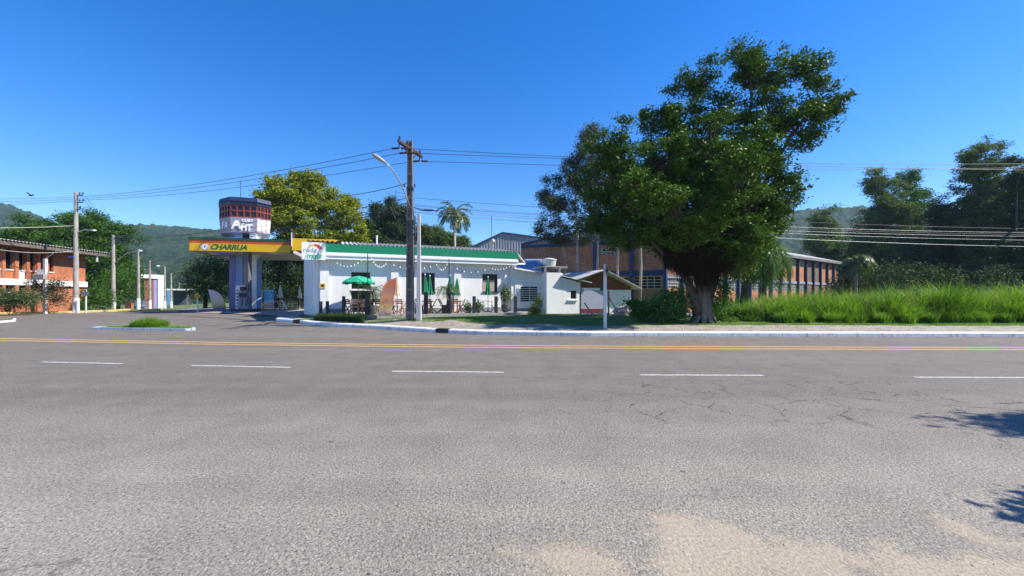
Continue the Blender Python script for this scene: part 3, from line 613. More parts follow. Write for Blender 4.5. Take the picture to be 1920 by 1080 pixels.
# ---- fuel canopy with its signs
A, B = Vector((-23.8,29.6,0)), Vector((-17.15,31.05,0)); C_, D_ = Vector((-15.72,28.6,0)), Vector((-12.9,29.4,0)); dd = Vector((-.3,.954,0))
def canopy():
    r = empty('fuel_canopy', (-20,32,.5), 'flat filling station canopy with yellow, orange and dark green fascia lettered in green', 'canopy')
    mb = MB(); mb.prism([A+Vector((.05,.1,5.04)), B+Vector((0,.1,5.04)), B+dd*8+Vector((0,0,5.04)), A+dd*8+Vector((0,0,5.04))], (0,0,.8)); mb.prism([C_+Vector((.05,.1,4.95)), D_+Vector((0,.1,4.95)), D_+dd*9+Vector((0,0,4.95)), C_+dd*9+Vector((0,0,4.95))], (0,0,.75)); mb.build('soffit', SOFF, r)
    f = Fr(A, B); 
    mb = MB(); f.box(mb, 0, f.L, 0, .1, 5.0, 5.58); S1 = Fr(A+dd*8, A); S1.box(mb, 0, S1.L, .0, .1, 5.0, 5.58); fy = mb.build('yellow_fascia', YEL, r)
    mb = MB(); f.box(mb, 0, f.L, 0, .103, 5.58, 5.83); S1.box(mb, 0, S1.L, .0, .103, 5.58, 5.83); mb.build('orange_stripe', REDO, r)
    mb = MB(); f.box(mb, -.05, f.L+.1, 0, .13, 5.83, 6.0); S1.box(mb, 0, S1.L+.05, .0, .13, 5.83, 6.0); mb.build('green_edge', DKGREEN, r)
    f2 = Fr(C_, D_); mb = MB(); f2.box(mb, 0, f2.L, 0, .1, 4.9, 5.76)
    mb.prism([f2.p(f2.L,0.05,4.9), f2.p(f2.L+.75,-.6,4.95), f2.p(f2.L,-.02,5.76)], -f2.n*.1); mb.build('yellow_fascia', YEL, r)
    f3 = Fr(B, C_); mb = MB(); f3.box(mb, 0, f3.L-.02, -.1, .02, 4.88, 6.38); f3.box(mb, f3.L-.02, f3.L+.06, -.16, .02, 4.88, 6.2); mb.build('end_panel', mat('maroon_panel', (.085,.04,.06), .6, .2, 2), r)
    mb = MB(); f2.box(mb, -.03, .02, .101, .14, 5.2, 6.15); mb.build('end_trim', WHITE, r)
    # lettering
    uc = f.upx(429.5); t = text_mesh('CHARRUA', .54, 'lettering', mat('letter_green', (.01,.13,.04), .5, .05, 1), fy, f.TM(uc,.104,5.29), .004, shear=.32, bold=.022, spacing=.96)
    ue = f.upx(385.5); zc = 5.31
    def dia(s, k): return [(-.33*s,0),(-.2*s,.15*s),(0,.2*s),(.2*s,.15*s),(.33*s,0),(.02*s,-.3*s)]
    mb = MB(); mb.prism([f.p(ue+x, .101, zc+z) for x, z in dia(1.12,0)], f.n*.004); mb.build('emblem_outline', mat('emblem_red', (.5,.08,.04), .5, .05, 1), fy)
    mb = MB(); mb.prism([f.p(ue+x, .106, zc+z) for x, z in dia(1.0,0)], f.n*.004); mb.build('emblem', WHITE2, fy)
    mb = MB(); mb.prism([f.p(ue+x, .111, zc+z) for x, z in ((-.05,-.1),(.0,-.02),(-.06,.02),(.02,.12),(.07,.03),(.02,-.01),(.03,-.08))], f.n*.003); mb.build('emblem_mark', BLACK, fy)
    for px, Y in ((402,32.0), (515,31.9), (470,33.9), (430,35)):
        mb = MB(); c = Vector((X(px, Y), Y, 0)); mb.box((c.x-.3,c.y-.3,4.99),(c.x+.3,c.y+.3,5.038)); l = mb.build('ceiling_fitting', WHITE2, r)
    mb = MB(); x = X(462.5, 30.6); mb.box((x-.2,30.5,g(x,30.6)),(x+.2,30.9,5.05)); mb.build('column', mat('column_dark_grey', (.13,.12,.14), .6, .2, 2), r)
canopy()
# ---- price tower rising through the canopy
def tower():
    r = empty('sign_tower', (-22,34,.45), 'octagonal sign tower with navy roof and red window frames on blue and white legs', 'tower')
    LB = mat('light_blue_paint', (.20,.33,.66), .6, .1, 2, stain=((.12,.16,.3), .3)); DB = mat('neck_and_shade_blue', (.10,.12,.36), .6, .1, 2); NV = mat('navy_roof_paint', (.018,.028,.075), .5, .15, 2); RF = mat('red_frame_paint', (.23,.045,.028), .5, .12, 3)
    def poly(pts, z0, z1, m, nm, k=1, cx=None):
        mb = MB(); mb.prism([(X(px, Y), Y, z0) for px, Y in pts], (0,0,z1-z0)); return mb.build(nm, m, r)
    l1 = poly([(430,34.0),(441.5,32.9),(455,32.9),(455,34.9),(437,34.9)], .3, 6.87, LB, 'leg'); l2 = poly([(468,32.9),(481,33.0),(490.5,33.8),(484,34.9),(468,34.9)], .3, 6.87, WHITE, 'leg')
    mb = MB(); mb.add([(X(430,33.99)-.01,33.99,.3),(X(441.4,32.88),32.88,.3),(X(441.4,32.88),32.88,5.0),(X(430,33.99)-.01,33.99,5.0)], [(0,1,2,3)]); mb.v += [(a, b-.01, c) for a, b, c in mb.v[:4]]; mb.f += [(4,5,6,7),(0,1,5,4),(1,2,6,5),(2,3,7,6),(3,0,4,7)]; mb.build('shaded_side_panel', DB, l1)  # shade on the leg's left side, painted as a darker blue face
    mb = MB(); pts = [(481.2,33.0),(490.6,33.79)]; a = (X(*pts[0]), pts[0][1]-.012); b_ = (X(*pts[1]), pts[1][1]-.012); mb.prism([(a[0],a[1],.3),(b_[0],b_[1],.3),(b_[0],b_[1],5.0),(a[0],a[1],4.6)], (0,.01,0)); mb.build('blue_panel', LB, l2)
    poly([(455,34.2),(468,34.2),(468,34.6),(455,34.6)], 5.5, 6.87, DB, 'neck')
    mb = MB(); mb.bar((X(457,34.3),34.3,1.2),(X(457,34.3),34.3,5), .35, .1); mb.build('service_door', mat('orange_wood', (.30,.12,.04), .6, .2, 4), r)
    fr = [(411,33.1),(432,32.2),(482,32.8),(508,33.9)]; FP = [Vector((X(a, b), b, 0)) for a, b in fr]
    cen = (FP[1]+FP[2])/2+Vector((-1.2,2.0,0)); PL = FP+[cen*2-p for p in FP]
    def ring(s0, s1, z0, z1): 
        mb = MB(); a = [cen+(p-cen)*s0 for p in PL]; b_ = [cen+(p-cen)*s1 for p in PL]; n = 8
        mb.add([(p.x,p.y,z0) for p in a]+[(p.x,p.y,z1) for p in b_], [tuple(range(8))[::-1], tuple(range(8,16))]+[(i,(i+1)%8,(i+1)%8+8,i+8) for i in range(8)]); return mb
    SK = mat('skirt_grey_paint', (.33,.33,.40), .6, .25, 3, stain=((.14,.12,.14), .6)); sk = ring(.955, 1.0, 6.85, 8.02).build('skirt', SK, r)
    ring(.965, .965, 8.02, 9.05).build('glazing', mat('tinted_glazing', (.035,.02,.03), .15, .3, 3, bmp=0), r)
    rb = ring(1.02, 1.03, 9.05, 9.2).v; mbn = ring(1.02, 1.03, 9.05, 9.2); mbn2 = ring(.995, .995, 9.2, 9.33); mbn3 = ring(1.03, .99, 9.33, 9.66)
    for q in (mbn2, mbn3): mbn.add(q.v, q.f)
    rf = mbn.build('roof', NV, r)
    mb = MB()
    for i in range(8):
        a, b_ = PL[i]*.985+cen*.015, PL[(i+1)%8]*.985+cen*.015; f = Fr(a, b_); 
        if (f.n.dot((a+b_)/2-cen)) < 0: f = Fr(a, b_, True)
        nc = 4 if f.L > 1.2 else 4; 
        for k in range(nc+1):
            uu = f.L*k/nc; ww = .09 if f.L > 1.6 else .055; f.box(mb, max(0,uu-ww/2), min(f.L,uu+ww/2), -.06, .03, 8.02, 9.05)
        for z in (8.02, 8.52, 8.95): f.box(mb, 0, f.L, -.06, .025, z, z+.09)
    mb.build('window_frame', RF, r)
    # faded lettering on the skirt
    for i, (words_, s, du, z, mm) in enumerate(((('A',), 1.0, .5, 7.42, WHITE), (('F',), 1.15, .22, 7.42, WHITE), (('F',), 1.15, .25, 7.4, WHITE2))): pass
    f = Fr(PL[1]*.99+cen*.01, PL[2]*.99+cen*.01)
    tilt = lambda fr_, u, z: fr_.TM(u, .012, z) @ Matrix.Rotation(math.radians(-4), 4, 'X')
    text_mesh('A', 1.05, 'lettering', WHITE2, sk, tilt(f,.42,7.43), .01, bold=.03); text_mesh('FIT', .70, 'lettering', WHITE2, sk, tilt(f,1.12,7.22), .01, bold=.03, spacing=.85)
    text_mesh('CURT', .30, 'lettering', WHITE2, sk, tilt(f,1.18,7.78), .01, bold=.012, spacing=1.1)
    mb = MB()
    for k in range(3):
        t0, t1 = .04+k*.33, .31+k*.33; a0, a1 = PL[2].lerp(PL[3], t0), PL[2].lerp(PL[3], t1); sc = lambda p, s, z: cen+(p-cen)*s+Vector((0,0,z))
        mb.prism([sc(a0,.962,6.95), sc(a1,.962,6.95), sc(a1,1.001,7.92), sc(a0,1.001,7.92)], (Vector((a0.x,a0.y,0))-Vector((cen.x,cen.y,0))).normalized()*.012)
    mb.build('white_panel', WHITE2, sk)
    f = Fr(PL[0]*.99+cen*.01, PL[1]*.99+cen*.01); text_mesh('FA', .85, 'lettering', WHITE2, sk, tilt(f,f.L/2,7.4), .01, bold=.02)
    mb = MB(); c = cen+Vector((.0,-.6,9.6)); mb.tube([c, c+Vector((0,0,1.9))], [.035,.015], 6); mb.bar(c+Vector((-.12,0,1.55)), c+Vector((.12,0,1.55)), .03); mb.build('antenna', DSTEEL, rf)
tower()

# ---- brick block on the left
def brick_block():
    r = empty('brick_building', (-38.5,30,.3), 'two storey orange brick building with deep grey eave, narrow windows and a white band', 'building')
    f = Fr((-35.9,22.4), (-38.4,36.0)); BR = brickmat('orange_brick', f.u, (.52,.155,.055), (.44,.12,.045), (.42,.20,.12), .25, .085, mort=.014)
    L = f.L; wins = [(-14,0),(7,24),(32,46),(53,66),(73,84),(89,100)]; ops = []
    for a, b_ in wins: ops.append((max(.3, f.upx(a)), f.upx(b_), 3.62, 5.15))
    low = [(max(.3,f.upx(a)), f.upx(b_), 1.2, 2.42) for a, b_ in wins[:3]]
    mb = MB(); f.wall(mb, 0, L, -.3, 0, 0, 5.3, [o for o in ops]+low); mb.box((-47,35.7,0),(-38.45,36,5.3)); mb.build('wall', BR, r)
    for i in range(len(ops)-1): mb = MB(); f.box(mb, ops[i][1]+.02, ops[i+1][0]-.02, 0, .14, .3, 5.2); mb.build('pilaster', BR, r)
    mb = MB(); f.box(mb, 0, L+.02, .002, .17, 2.46, 2.92); mb.build('white_band', WHITE, r)
    for i, o in enumerate(ops):
        mb = MB(); f.box(mb, o[0], o[1], -.22, -.16, o[2], o[3]); wn_ = mb.build('window', GLASS, r)
        mb = MB(); f.box(mb, o[0], o[1], .001, .07, o[2]-.07, o[2]); mb.build('sill', WHITE, wn_)
        if i % 2 == 0 and i < 4: mb = MB(); f.box(mb, o[0]+.03, o[1]-.03, .001, .03, 2.95, 3.52); mb.build('white_panel', WHITE, wn_)
    for o in low: mb = MB(); f.box(mb, o[0], o[1], -.2, -.15, o[2], o[3]); mb.build('window', GLASS, r)
    mb = MB(); f.box(mb, -.5, L+1.2, -9, 1.0, 5.3, 5.42); f.box(mb, -.5, L+1.25, .85, 1.05, 5.28, 5.62); mb.build('eave_slab', mat('weathered_eave', (.16,.13,.11), .9, .3, 1.5, stain=((.05,.045,.04), .6)), r)
    mb = MB(); corrugated(mb, f.p(-.5,1.15,5.63), f.p(L+1.3,1.15,5.63), f.p(-.5,-8,6.2), f.p(L+1.3,-8,6.2), 60, .045); mb.build('roof', ROOFT, r, fix=False)
    mb = MB(); f.box(mb, L+.01, L+.1, .8, .9, 4.75, 5.28); mb.build('bracket', WHITE, r)
brick_block()

# ---- brick warehouse
WF = Fr((4.7,37.05), (13.1,34.4)); WS = Fr((13.1,34.4), (48.6,59.5))
def warehouse():
    r = empty('brick_warehouse', (20,45,-.3), 'long brick warehouse with blue columns and louvred windows behind the big fig tree', 'warehouse')
    B1 = brickmat('warehouse_front_brick', WF.u, (.46,.165,.09), (.29,.105,.065), (.36,.25,.18), .30, .11, stain=((.42,.30,.22), .55), mort=.02); B2 = brickmat('warehouse_side_brick', WS.u, (.60,.22,.10), (.52,.175,.085), (.46,.25,.16), .26, .09, stain=((.20,.12,.09), .45))
    BL = mat('column_blue_paint', (.03,.05,.17), .6, .2, 2, stain=((.02,.025,.06), .5)); LBL = mat('pale_band_paint', (.30,.34,.44), .7, .2, 2, stain=((.14,.13,.14), .5)); LV = mat('louvre_concrete', (.52,.52,.50), .7, .15, 4)
    EAV = mat('grey_eave_sheet', (.20,.205,.22), .8, .25, 1.5, stain=((.05,.05,.05), .6))
    fo = [(WF.upx(1123), WF.upx(1146), 2.3, 3.3), (WF.upx(1149), WF.upx(1179), 2.3, 3.3), (WF.upx(1188.5), WF.upx(1240), 2.3, 3.32), (WF.upx(1121), WF.upx(1160), 5.35, 5.95)]
    mb = MB(); WF.wall(mb, -4, WF.L, -.25, 0, -1, 6.35, fo); mb.build('front_wall', B1, r)
    nb = 17; bw = WS.L/nb; so_ = []
    for k in range(nb): so_.append((k*bw+.25, (k+1)*bw-.25, 2.3, 3.15)); 
    so2 = [(k*bw+.3, (k+1)*bw-.3, 5.55, 6.05) for k in (8,9,10,11)]
    so_ = [o for k, o in enumerate(so_) if k < 12]
    mb = MB(); WS.wall(mb, 0, WS.L, -.25, 0, -2, 6.3, so_+so2); mb.build('side_wall', B2, r)
    mb = MB(); e = WS.p(WS.L,0,0); mb.prism([e+Vector((0,0,-2)), e-WS.n*9+Vector((0,0,-2)), e-WS.n*9+Vector((0,0,6.5)), e+Vector((0,0,6.3))], -WS.u*.25); mb.build('end_wall', B2, r)
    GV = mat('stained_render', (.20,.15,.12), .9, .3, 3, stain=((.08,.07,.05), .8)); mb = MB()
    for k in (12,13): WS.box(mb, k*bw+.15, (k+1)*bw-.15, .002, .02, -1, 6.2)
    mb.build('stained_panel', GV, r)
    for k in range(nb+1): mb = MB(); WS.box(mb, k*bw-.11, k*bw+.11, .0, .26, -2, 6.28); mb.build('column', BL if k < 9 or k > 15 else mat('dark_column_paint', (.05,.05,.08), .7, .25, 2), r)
    for a, b_ in ((1112.5,1119), (1180,1187.5)): mb = MB(); WF.box(mb, WF.upx(a), WF.upx(b_), 0, .3, -1, 6.9); mb.build('column', BL, r)
    mb = MB()
    for k in range(nb): WS.box(mb, k*bw+.112, (k+1)*bw-.112, .001, .1, 3.2, 3.5)
    mb.build('side_band', LBL, r)
    mb = MB(); us = [-4, WF.upx(1112.5), WF.upx(1119), WF.upx(1180), WF.upx(1187.5), WF.L]
    for i in (0, 2, 4): WF.box(mb, us[i]+.002, us[i+1]-.002, .001, .14, 3.42, 3.86); WF.box(mb, us[i]+.002, us[i+1]-.002, .001, .16, 6.25, 6.5)
    mb.build('front_band', BL, r)
    mb = MB()
    for k in range(5): WS.box(mb, k*bw+.15, (k+1)*bw-.15, .001, .05, -1, .12)
    mb.build('plinth', mat('pale_blue_plinth', (.33,.42,.52), .7, .2, 3), r)
    def louv(f, o, cols, rows):
        mb = MB(); u0, u1, z0, z1 = o; t = .05
        for c in range(cols+1): u = u0+(u1-u0)*c/cols; f.box(mb, max(u0,u-t/2), min(u1,u+t/2), -.2, .015, z0, z1)
        for q in range(rows+1): z = z0+(z1-z0)*q/rows; f.box(mb, u0, u1, -.18, .01, max(z0,z-t/2), min(z1,z+t/2))
        w_ = mb.build('louvred_window', LV, r); mb = MB(); f.box(mb, u0, u1, -.24, -.21, z0, z1); mb.build('pane', GLASS, w_)
    for o, c in zip(fo, (3,3,8,5)): louv(WF, o, c if c < 8 else 4, 4)
    for o in so_: louv(WS, o, 6, 3)
    for o in so2: louv(WS, o, 5, 2)
    # gable sheeting and roof
    um = WF.upx(1158)-.6; pk = 7.9
    SH = mat('grey_corrugated_cladding', (.30,.31,.34), .8, .2, 1, stain=((.10,.10,.11), .8))
    mb = MB(); mb.prism([WF.p(-4,0.02,6.35), WF.p(WF.L,0.02,6.35), WF.p(WF.L,0.02,6.6), WF.p(um,0.02,pk), WF.p(-4,.02,6.45)], -WF.n*.1); mb.build('gable_cladding', SH, r)
    mb = MB(); mb.bar(WF.p(-4,.08,6.6), WF.p(um,.08,pk+.05), .2, .12); mb.bar(WF.p(um,.08,pk+.05), WF.p(WF.L+.2,.08,6.72), .2, .12); mb.build('barge_board', BL, r)
    mb = MB(); WS.box(mb, -.3, WS.L+.25, -.3, .55, 6.32, 6.62); mb.build('eave', EAV, r)
    q = WS.u*WS.L; mb = MB(); mb.prism([WS.p(-.3,.5,6.63), WF.p(um,0,pk), WF.p(um,0,pk)+q, WS.p(WS.L+.2,.5,6.63)], (0,0,.05)); mb.prism([WF.p(-4,0,6.5), WF.p(um,0,pk), WF.p(um,0,pk)+q, WF.p(-4,0,6.5)+q], (0,0,.05)); mb.build('roof', ROOFT, r)
warehouse()
def shed():
    r = empty('grey_shed', (0,50,-.3), 'big shed with a weathered grey corrugated gable and blue roof edge behind the shop', 'shed')
    f = Fr((X(862,48),48), (X(1092,50),50)); SH = MATS['grey_corrugated_cladding']; BL = MATS['column_blue_paint']
    ul, up, ur = f.upx(862), f.upx(942), f.upx(1092); zl, zp, zr = 6.9, 9.32, 8.25
    mb = MB(); mb.prism([f.p(ul,0,-1), f.p(ur,0,-1), f.p(ur,0,6.5), f.p(ul,0,6.5)], -f.n*.2); mb.build('wall', mat('shade_dark_wall', (.13,.12,.12), .9, .2, 2), r)  # shade below the cladding is put into the wall's dark colour
    mb = MB(); o = []; nn = 90
    pts = [(ul+(ur-ul)*i/nn) for i in range(nn+1)]
    top = lambda u: np.interp(u, [ul,up,ur], [zl,zp,zr])
    for i, u in enumerate(pts):
        v = .04+.035*(i % 2); mb.v.append(tuple(f.p(u,v,6.4))); mb.v.append(tuple(f.p(u,v,float(top(u)))))
    for i in range(nn): mb.f.append((2*i,2*i+2,2*i+3,2*i+1))
    mb.build('cladding', SH, r, fix=False)
    mb = MB(); mb.bar(f.p(ul,.1,zl), f.p(up,.1,zp+.05), .2, .14); mb.bar(f.p(up,.1,zp+.05), f.p(ur,.1,zr), .2, .14); f.box(mb, ul, ur, .08, .2, 6.3, 6.5); mb.build('barge_board', BL, r)
    bk = -f.n*22; mb = MB(); mb.prism([f.p(ul,.1,zl), f.p(up,.1,zp), f.p(up,.1,zp)+bk, f.p(ul,.1,zl)+bk], (0,0,.06)); mb.prism([f.p(up,.1,zp), f.p(ur,.1,zr), f.p(ur,.1,zr)+bk, f.p(up,.1,zp)+bk], (0,0,.06)); mb.build('roof', ROOFT, r)
    mb = MB(); mb.tube([f.p(f.upx(922),-.2,8), f.p(f.upx(922),-.2,11.4)], .03, 6); mb.build('lightning_rod', DSTEEL, r)
    mb = MB(); # lower blue-grey lean-to between shed and shop
    mb.prism([(X(962,30),30,3.6),(X(1022,30),30,3.35),(X(1016,34),34,4.75),(X(985,34),34,4.75)], (0,0,.05)); mb.build('lean_to_roof', mat('blue_grey_sheet', (.18,.24,.36), .5, .15, 1.5), r)
shed()
# ---- white outbuildings right of the shop
def annex():
    r = empty('white_annex', (3,26,.4), 'small white outbuilding with a barred window, water tank and sloping sheet roofs beside the shop', 'outbuilding')
    f = Fr((X(966,26.9),26.9), (X(1026,27.7),27.7)); o = (f.upx(976), f.upx(1008.5), 1.25, 2.27)
    mb = MB(); f.wall(mb, 0, f.L, -.2, 0, .2, 3.0, [o]); mb.prism([f.p(0,0,3.0), f.p(f.L,0,3.0), f.p(f.L,0,3.05), f.p(0,0,3.32)], -f.n*.2)
    t = Fr((X(1025,26.6),26.6), (X(1054.5,27.0),27.0)); t.box(mb, 0, t.L, -1.6, 0, .2, 3.12)
    wg = Fr((X(1054.7,27.0),27.0), (X(1088,27.45),27.45)); wo_ = (wg.upx(1070), wg.upx(1081), 1.45, 1.98)
    wg.wall(mb, 0, wg.L, -.2, 0, .2, 2.3, [wo_]); mb.prism([wg.p(0,0,2.3), wg.p(wg.L,0,2.3), wg.p(wg.L,0,2.5), wg.p(0,0,2.8)], -wg.n*.2)
    sd = Fr((X(1088,25.2),25.2), (X(1086,28),28)); mb.bar((X(1088,27.4)-.1,27.5,1.25), (X(1088,29.5)-.1,29.5,1.25), .18, 2.5)
    mb.build('wall', WALLB, r)
    mb = MB(); f.box(mb, 0, f.L-.01, .001, .03, .2, .85); t.box(mb, -.02, t.L, .001, .03, .1, .45); wg.box(mb, .02, wg.L, .001, .03, .1, .45); mb.build('plinth', GREYP, r)
    mb = MB(); f.box(mb, o[0], o[1], -.17, -.12, o[2], o[3]); w1 = mb.build('window', GLASS, r)
    mb = MB()
    for k in range(9): z = o[2]-.12+k*.14; mb.bar(f.p(o[0]-.15,.08,z), f.p(o[1]+.02,.08,z), .03)
    for u in (o[0]-.15, (o[0]+o[1])/2, o[1]): mb.bar(f.p(u,.07,o[2]-.14), f.p(u,.07,o[3]+.02), .025)
    mb.build('window_bars', WHITE2, w1)
    mb = MB(); wg.box(mb, wo_[0], wo_[1], -.15, -.1, wo_[2], wo_[3]); w2 = mb.build('window', GLASS, r); mb = MB(); wg.box(mb, wo_[0]-.25, wo_[1]+.05, .001, .1, wo_[2]-.12, wo_[2]-.05); mb.build('sill', WHITE, w2)
    SR = mat('pale_sheet_roof', (.50,.51,.54), .6, .2, 2, stain=((.25,.22,.2), .5)); DR = MATS['blue_grey_sheet']
    mb = MB(); mb.prism([f.p(-.1,.35,3.30), f.p(f.L,.35,3.02), f.p(f.L,-3,3.5), f.p(-.1,-3,3.8)], (0,0,.05)); mb.prism([wg.p(-.1,.3,2.86), wg.p(wg.L+.75,.3,2.47), wg.p(wg.L+.6,-3.2,3.0), wg.p(-.1,-3.2,3.35)], (0,0,.05)); rr_ = mb.build('roof', SR, r)
    mb = MB(); t.box(mb, -.25, t.L+.35, -1.7, .1, 3.45, 3.52); mb.build('tank_slab', CONC, r)
    mb = MB(); 
    for u in (.05, t.L-.1): t.box(mb, u, u+.12, -.5, -.3, 3.12, 3.45)
    mb.build('tank_support', WHITE, r)
    mb = MB(); c = t.p(t.L/2-.0,-.8,3.52); mb.lathe(c, [(.40,0),(.47,.42),(.50,.44),(.50,.50),(.2,.58)], 18); mb.build('water_tank', mat('tank_pale_grey', (.50,.55,.54), .5, .1, 3), r, smooth=False)
    c = Vector((X(1017,27.4),27.3,3.2)); mb = MB(); mb.bar(c, c+Vector((0,0,.45)), .12); mb.bar(c+Vector((-.15,0,.4)), c+Vector((.12,0,.4)), .2, .08); mb.build('pipe_bracket', DSTEEL, r)
_before = set(bpy.data.objects)
annex()
for o_ in set(bpy.data.objects)-_before:
    if o_.type == 'MESH':
        dz = ORG[o_.name].z
        for v_ in o_.data.vertices:
            zz_ = v_.co.z+dz
            if zz_ > .5: v_.co.z = 1.6+(zz_-1.6)*1.055-dz
def hut():
    r = empty('gabled_hut', (6,28,.3), 'low hut with brown gable boards and pale sheet roof behind the leaning poles', 'hut')
    f = Fr((X(1090,27.6),27.6), (X(1193,28.6),28.6)); up = f.upx(1129); ul, ur = f.upx(1092), f.upx(1184)
    mb = MB(); mb.prism([f.p(ul,-.05,2.0), f.p(ur,-.05,2.0), f.p(ur,-.05,2.28), f.p(up,-.05,3.25), f.p(ul,-.05,2.65)], -f.n*.08); mb.build('gable', mat('brown_boards', (.17,.065,.03), .7, .25, 6), r)
    mb = MB(); f.box(mb, f.upx(1134.5), f.upx(1183), -.2, 0, .1, 2.07); mb.build('wall', WALLB, r)
    mb = MB(); f.box(mb, f.upx(1088), f.upx(1134), .05, .12, .75, 2.02); pn = mb.build('panel', mat('lilac_panel', (.38,.40,.50), .7, .06, 2), r)
    mb = MB(); f.box(mb, f.upx(1088), f.upx(1134), .05, .122, .38, .75); mb.build('red_stripe', mat('dark_red_paint', (.20,.03,.04), .6, .15, 3), pn)
    mb = MB(); f.box(mb, f.upx(1088), f.upx(1150), .05, .5, .12, .38); mb.build('step', WHITE, r)
    mb = MB(); b_ = Vector((-2.5,5.5,0)); n_ = Vector((0,0,.05)); pk = f.p(up,.5,3.42)
    mb.prism([f.p(f.upx(1086)-.2,.5,2.78), pk, pk+b_, f.p(f.upx(1086)-.2,.5,2.78)+b_], n_); mb.prism([pk, f.p(f.upx(1197),.5,2.12), f.p(f.upx(1197),.5,2.12)+b_, pk+b_], n_); mb.build('roof', MATS['pale_sheet_roof'], r)
    mb = MB(); f.box(mb, f.upx(1091), f.upx(1125), -.1, .0, 2.03, 2.2); mb.build('beam', WHITE, r)
hut()
# ---- distant buildings down the side street
def far_buildings():
    r = empty('portal_building', (X(285,75),75,-.6), 'distant building with a tall white portal frame and dark roof down the side street', 'building')
    f = Fr((X(264,73),73), (X(307,77),77)); mb = MB(); f.box(mb, f.upx(297), f.L, -.8, 0, -1, 5.7); f.box(mb, 0, f.upx(297), -.8, 0, 5.0, 5.7); mb.build('portal', WHITE2, r)
    mb = MB(); f.box(mb, .8, f.upx(290), -3, -.3, -1, 4.95); mb.build('brick_wall', mat('far_brick', (.22,.08,.06), .9, .2, 3), r)
    mb = MB(); f.box(mb, f.upx(290), f.upx(297), -3, -.25, -1, 4.9); mb.build('pillar', mat('lilac_grey', (.22,.22,.38), .8, .1, 2), r)
    mb = MB(); mb.prism([f.p(.3,-.5,5.7), f.p(f.L-.3,-.5,5.7), f.p(f.L-2.0,-.5,6.7), f.p(1.6,-.5,6.9)], -f.n*3); mb.build('roof', mat('dark_slate', (.05,.05,.07), .8, .2, 2), r)
    r = empty('blue_gatehouse', (X(335,88),88,-.9), 'distant open shelter with flat white roof and pale blue pillar beside the side street', 'shelter')
    f = Fr((X(312,88),88), (X(356,90),90)); mb = MB(); f.box(mb, 0, f.L, -4, 0, 3.0, 3.3); mb.build('roof', WHITE, r)
    mb = MB(); f.box(mb, .1, .6, -.5, 0, -1.5, 3.0); mb.build('pillar', mat('sky_blue_paint', (.12,.28,.50), .6, .1, 2), r)
    mb = MB(); f.box(mb, f.L-.6, f.L-.3, -.5, 0, -1.5, 3.0); mb.build('pillar', DARKC, r); mb = MB(); f.box(mb, .6, 3.8, -3.9, -3.7, -1.5, 2.9); mb.build('wall', mat('dim_grey', (.06,.07,.08), .9, .2, 2), r)
    mb = MB(); 
    for k in range(14):
        x = X(246, 58)+k*.115; mb.box((x,58+k*.05,-.3),(x+.10,58.03+k*.05,1.05+.02*(k%2)))
    mb.box((X(246,58),58.04,.2),(X(266,58),58.7,.25)); tag(mb.build('metal_gate', mat('pale_blue_gate', (.30,.38,.58), .6, .12, 3)), 'pale blue sheet metal gate beside the dark hedge down the side street', 'gate')
    mb = MB(); mb.box((X(234,56),56,-.3),(X(246,56),56.4,.95)); tag(mb.build('boundary_wall', mat('red_wall', (.38,.13,.08), .8, .2, 3), bev=.02), 'short low red brick wall left of the pale blue gate', 'wall')
far_buildings()
# ================================================================ VEGETATION
def rot_rand(n):
    q = RNG.normal(size=(n,4)); q /= np.linalg.norm(q, axis=1)[:,None]; w_,x,y,z = q.T
    return np.stack([np.stack([1-2*(y*y+z*z), 2*(x*y-z*w_), 2*(x*z+y*w_)],1), np.stack([2*(x*y+z*w_), 1-2*(x*x+z*z), 2*(y*z-x*w_)],1), np.stack([2*(x*z-y*w_), 2*(y*z+x*w_), 1-2*(x*x+y*y)],1)],1)
def leaves(cen, size, aspect=.42, fold=.12, up=.35):
    """folded rhombic leaves round the centres; returns V, F"""
    n = len(cen); d = RNG.normal(size=(n,3)); d /= np.linalg.norm(d, axis=1)[:,None]; d[:,2] *= .7
    nn = RNG.normal(size=(n,3)); nn[:,2] = np.abs(nn[:,2])+up; s = np.cross(d, nn); s /= np.linalg.norm(s, axis=1)[:,None]+1e-9; u = np.cross(s, d); u /= np.linalg.norm(u, axis=1)[:,None]+1e-9
    L = (size*RNG.uniform(.65, 1.25, n))[:,None]; w_ = L*aspect/2
    p0 = cen-d*L/2; p1 = cen+s*w_+u*L*fold-d*L*.05; p2 = cen+d*L/2; p3 = cen-s*w_+u*L*fold-d*L*.05
    return np.stack([p0,p1,p2,p3],1).reshape(-1,3), np.arange(4*n).reshape(-1,4)
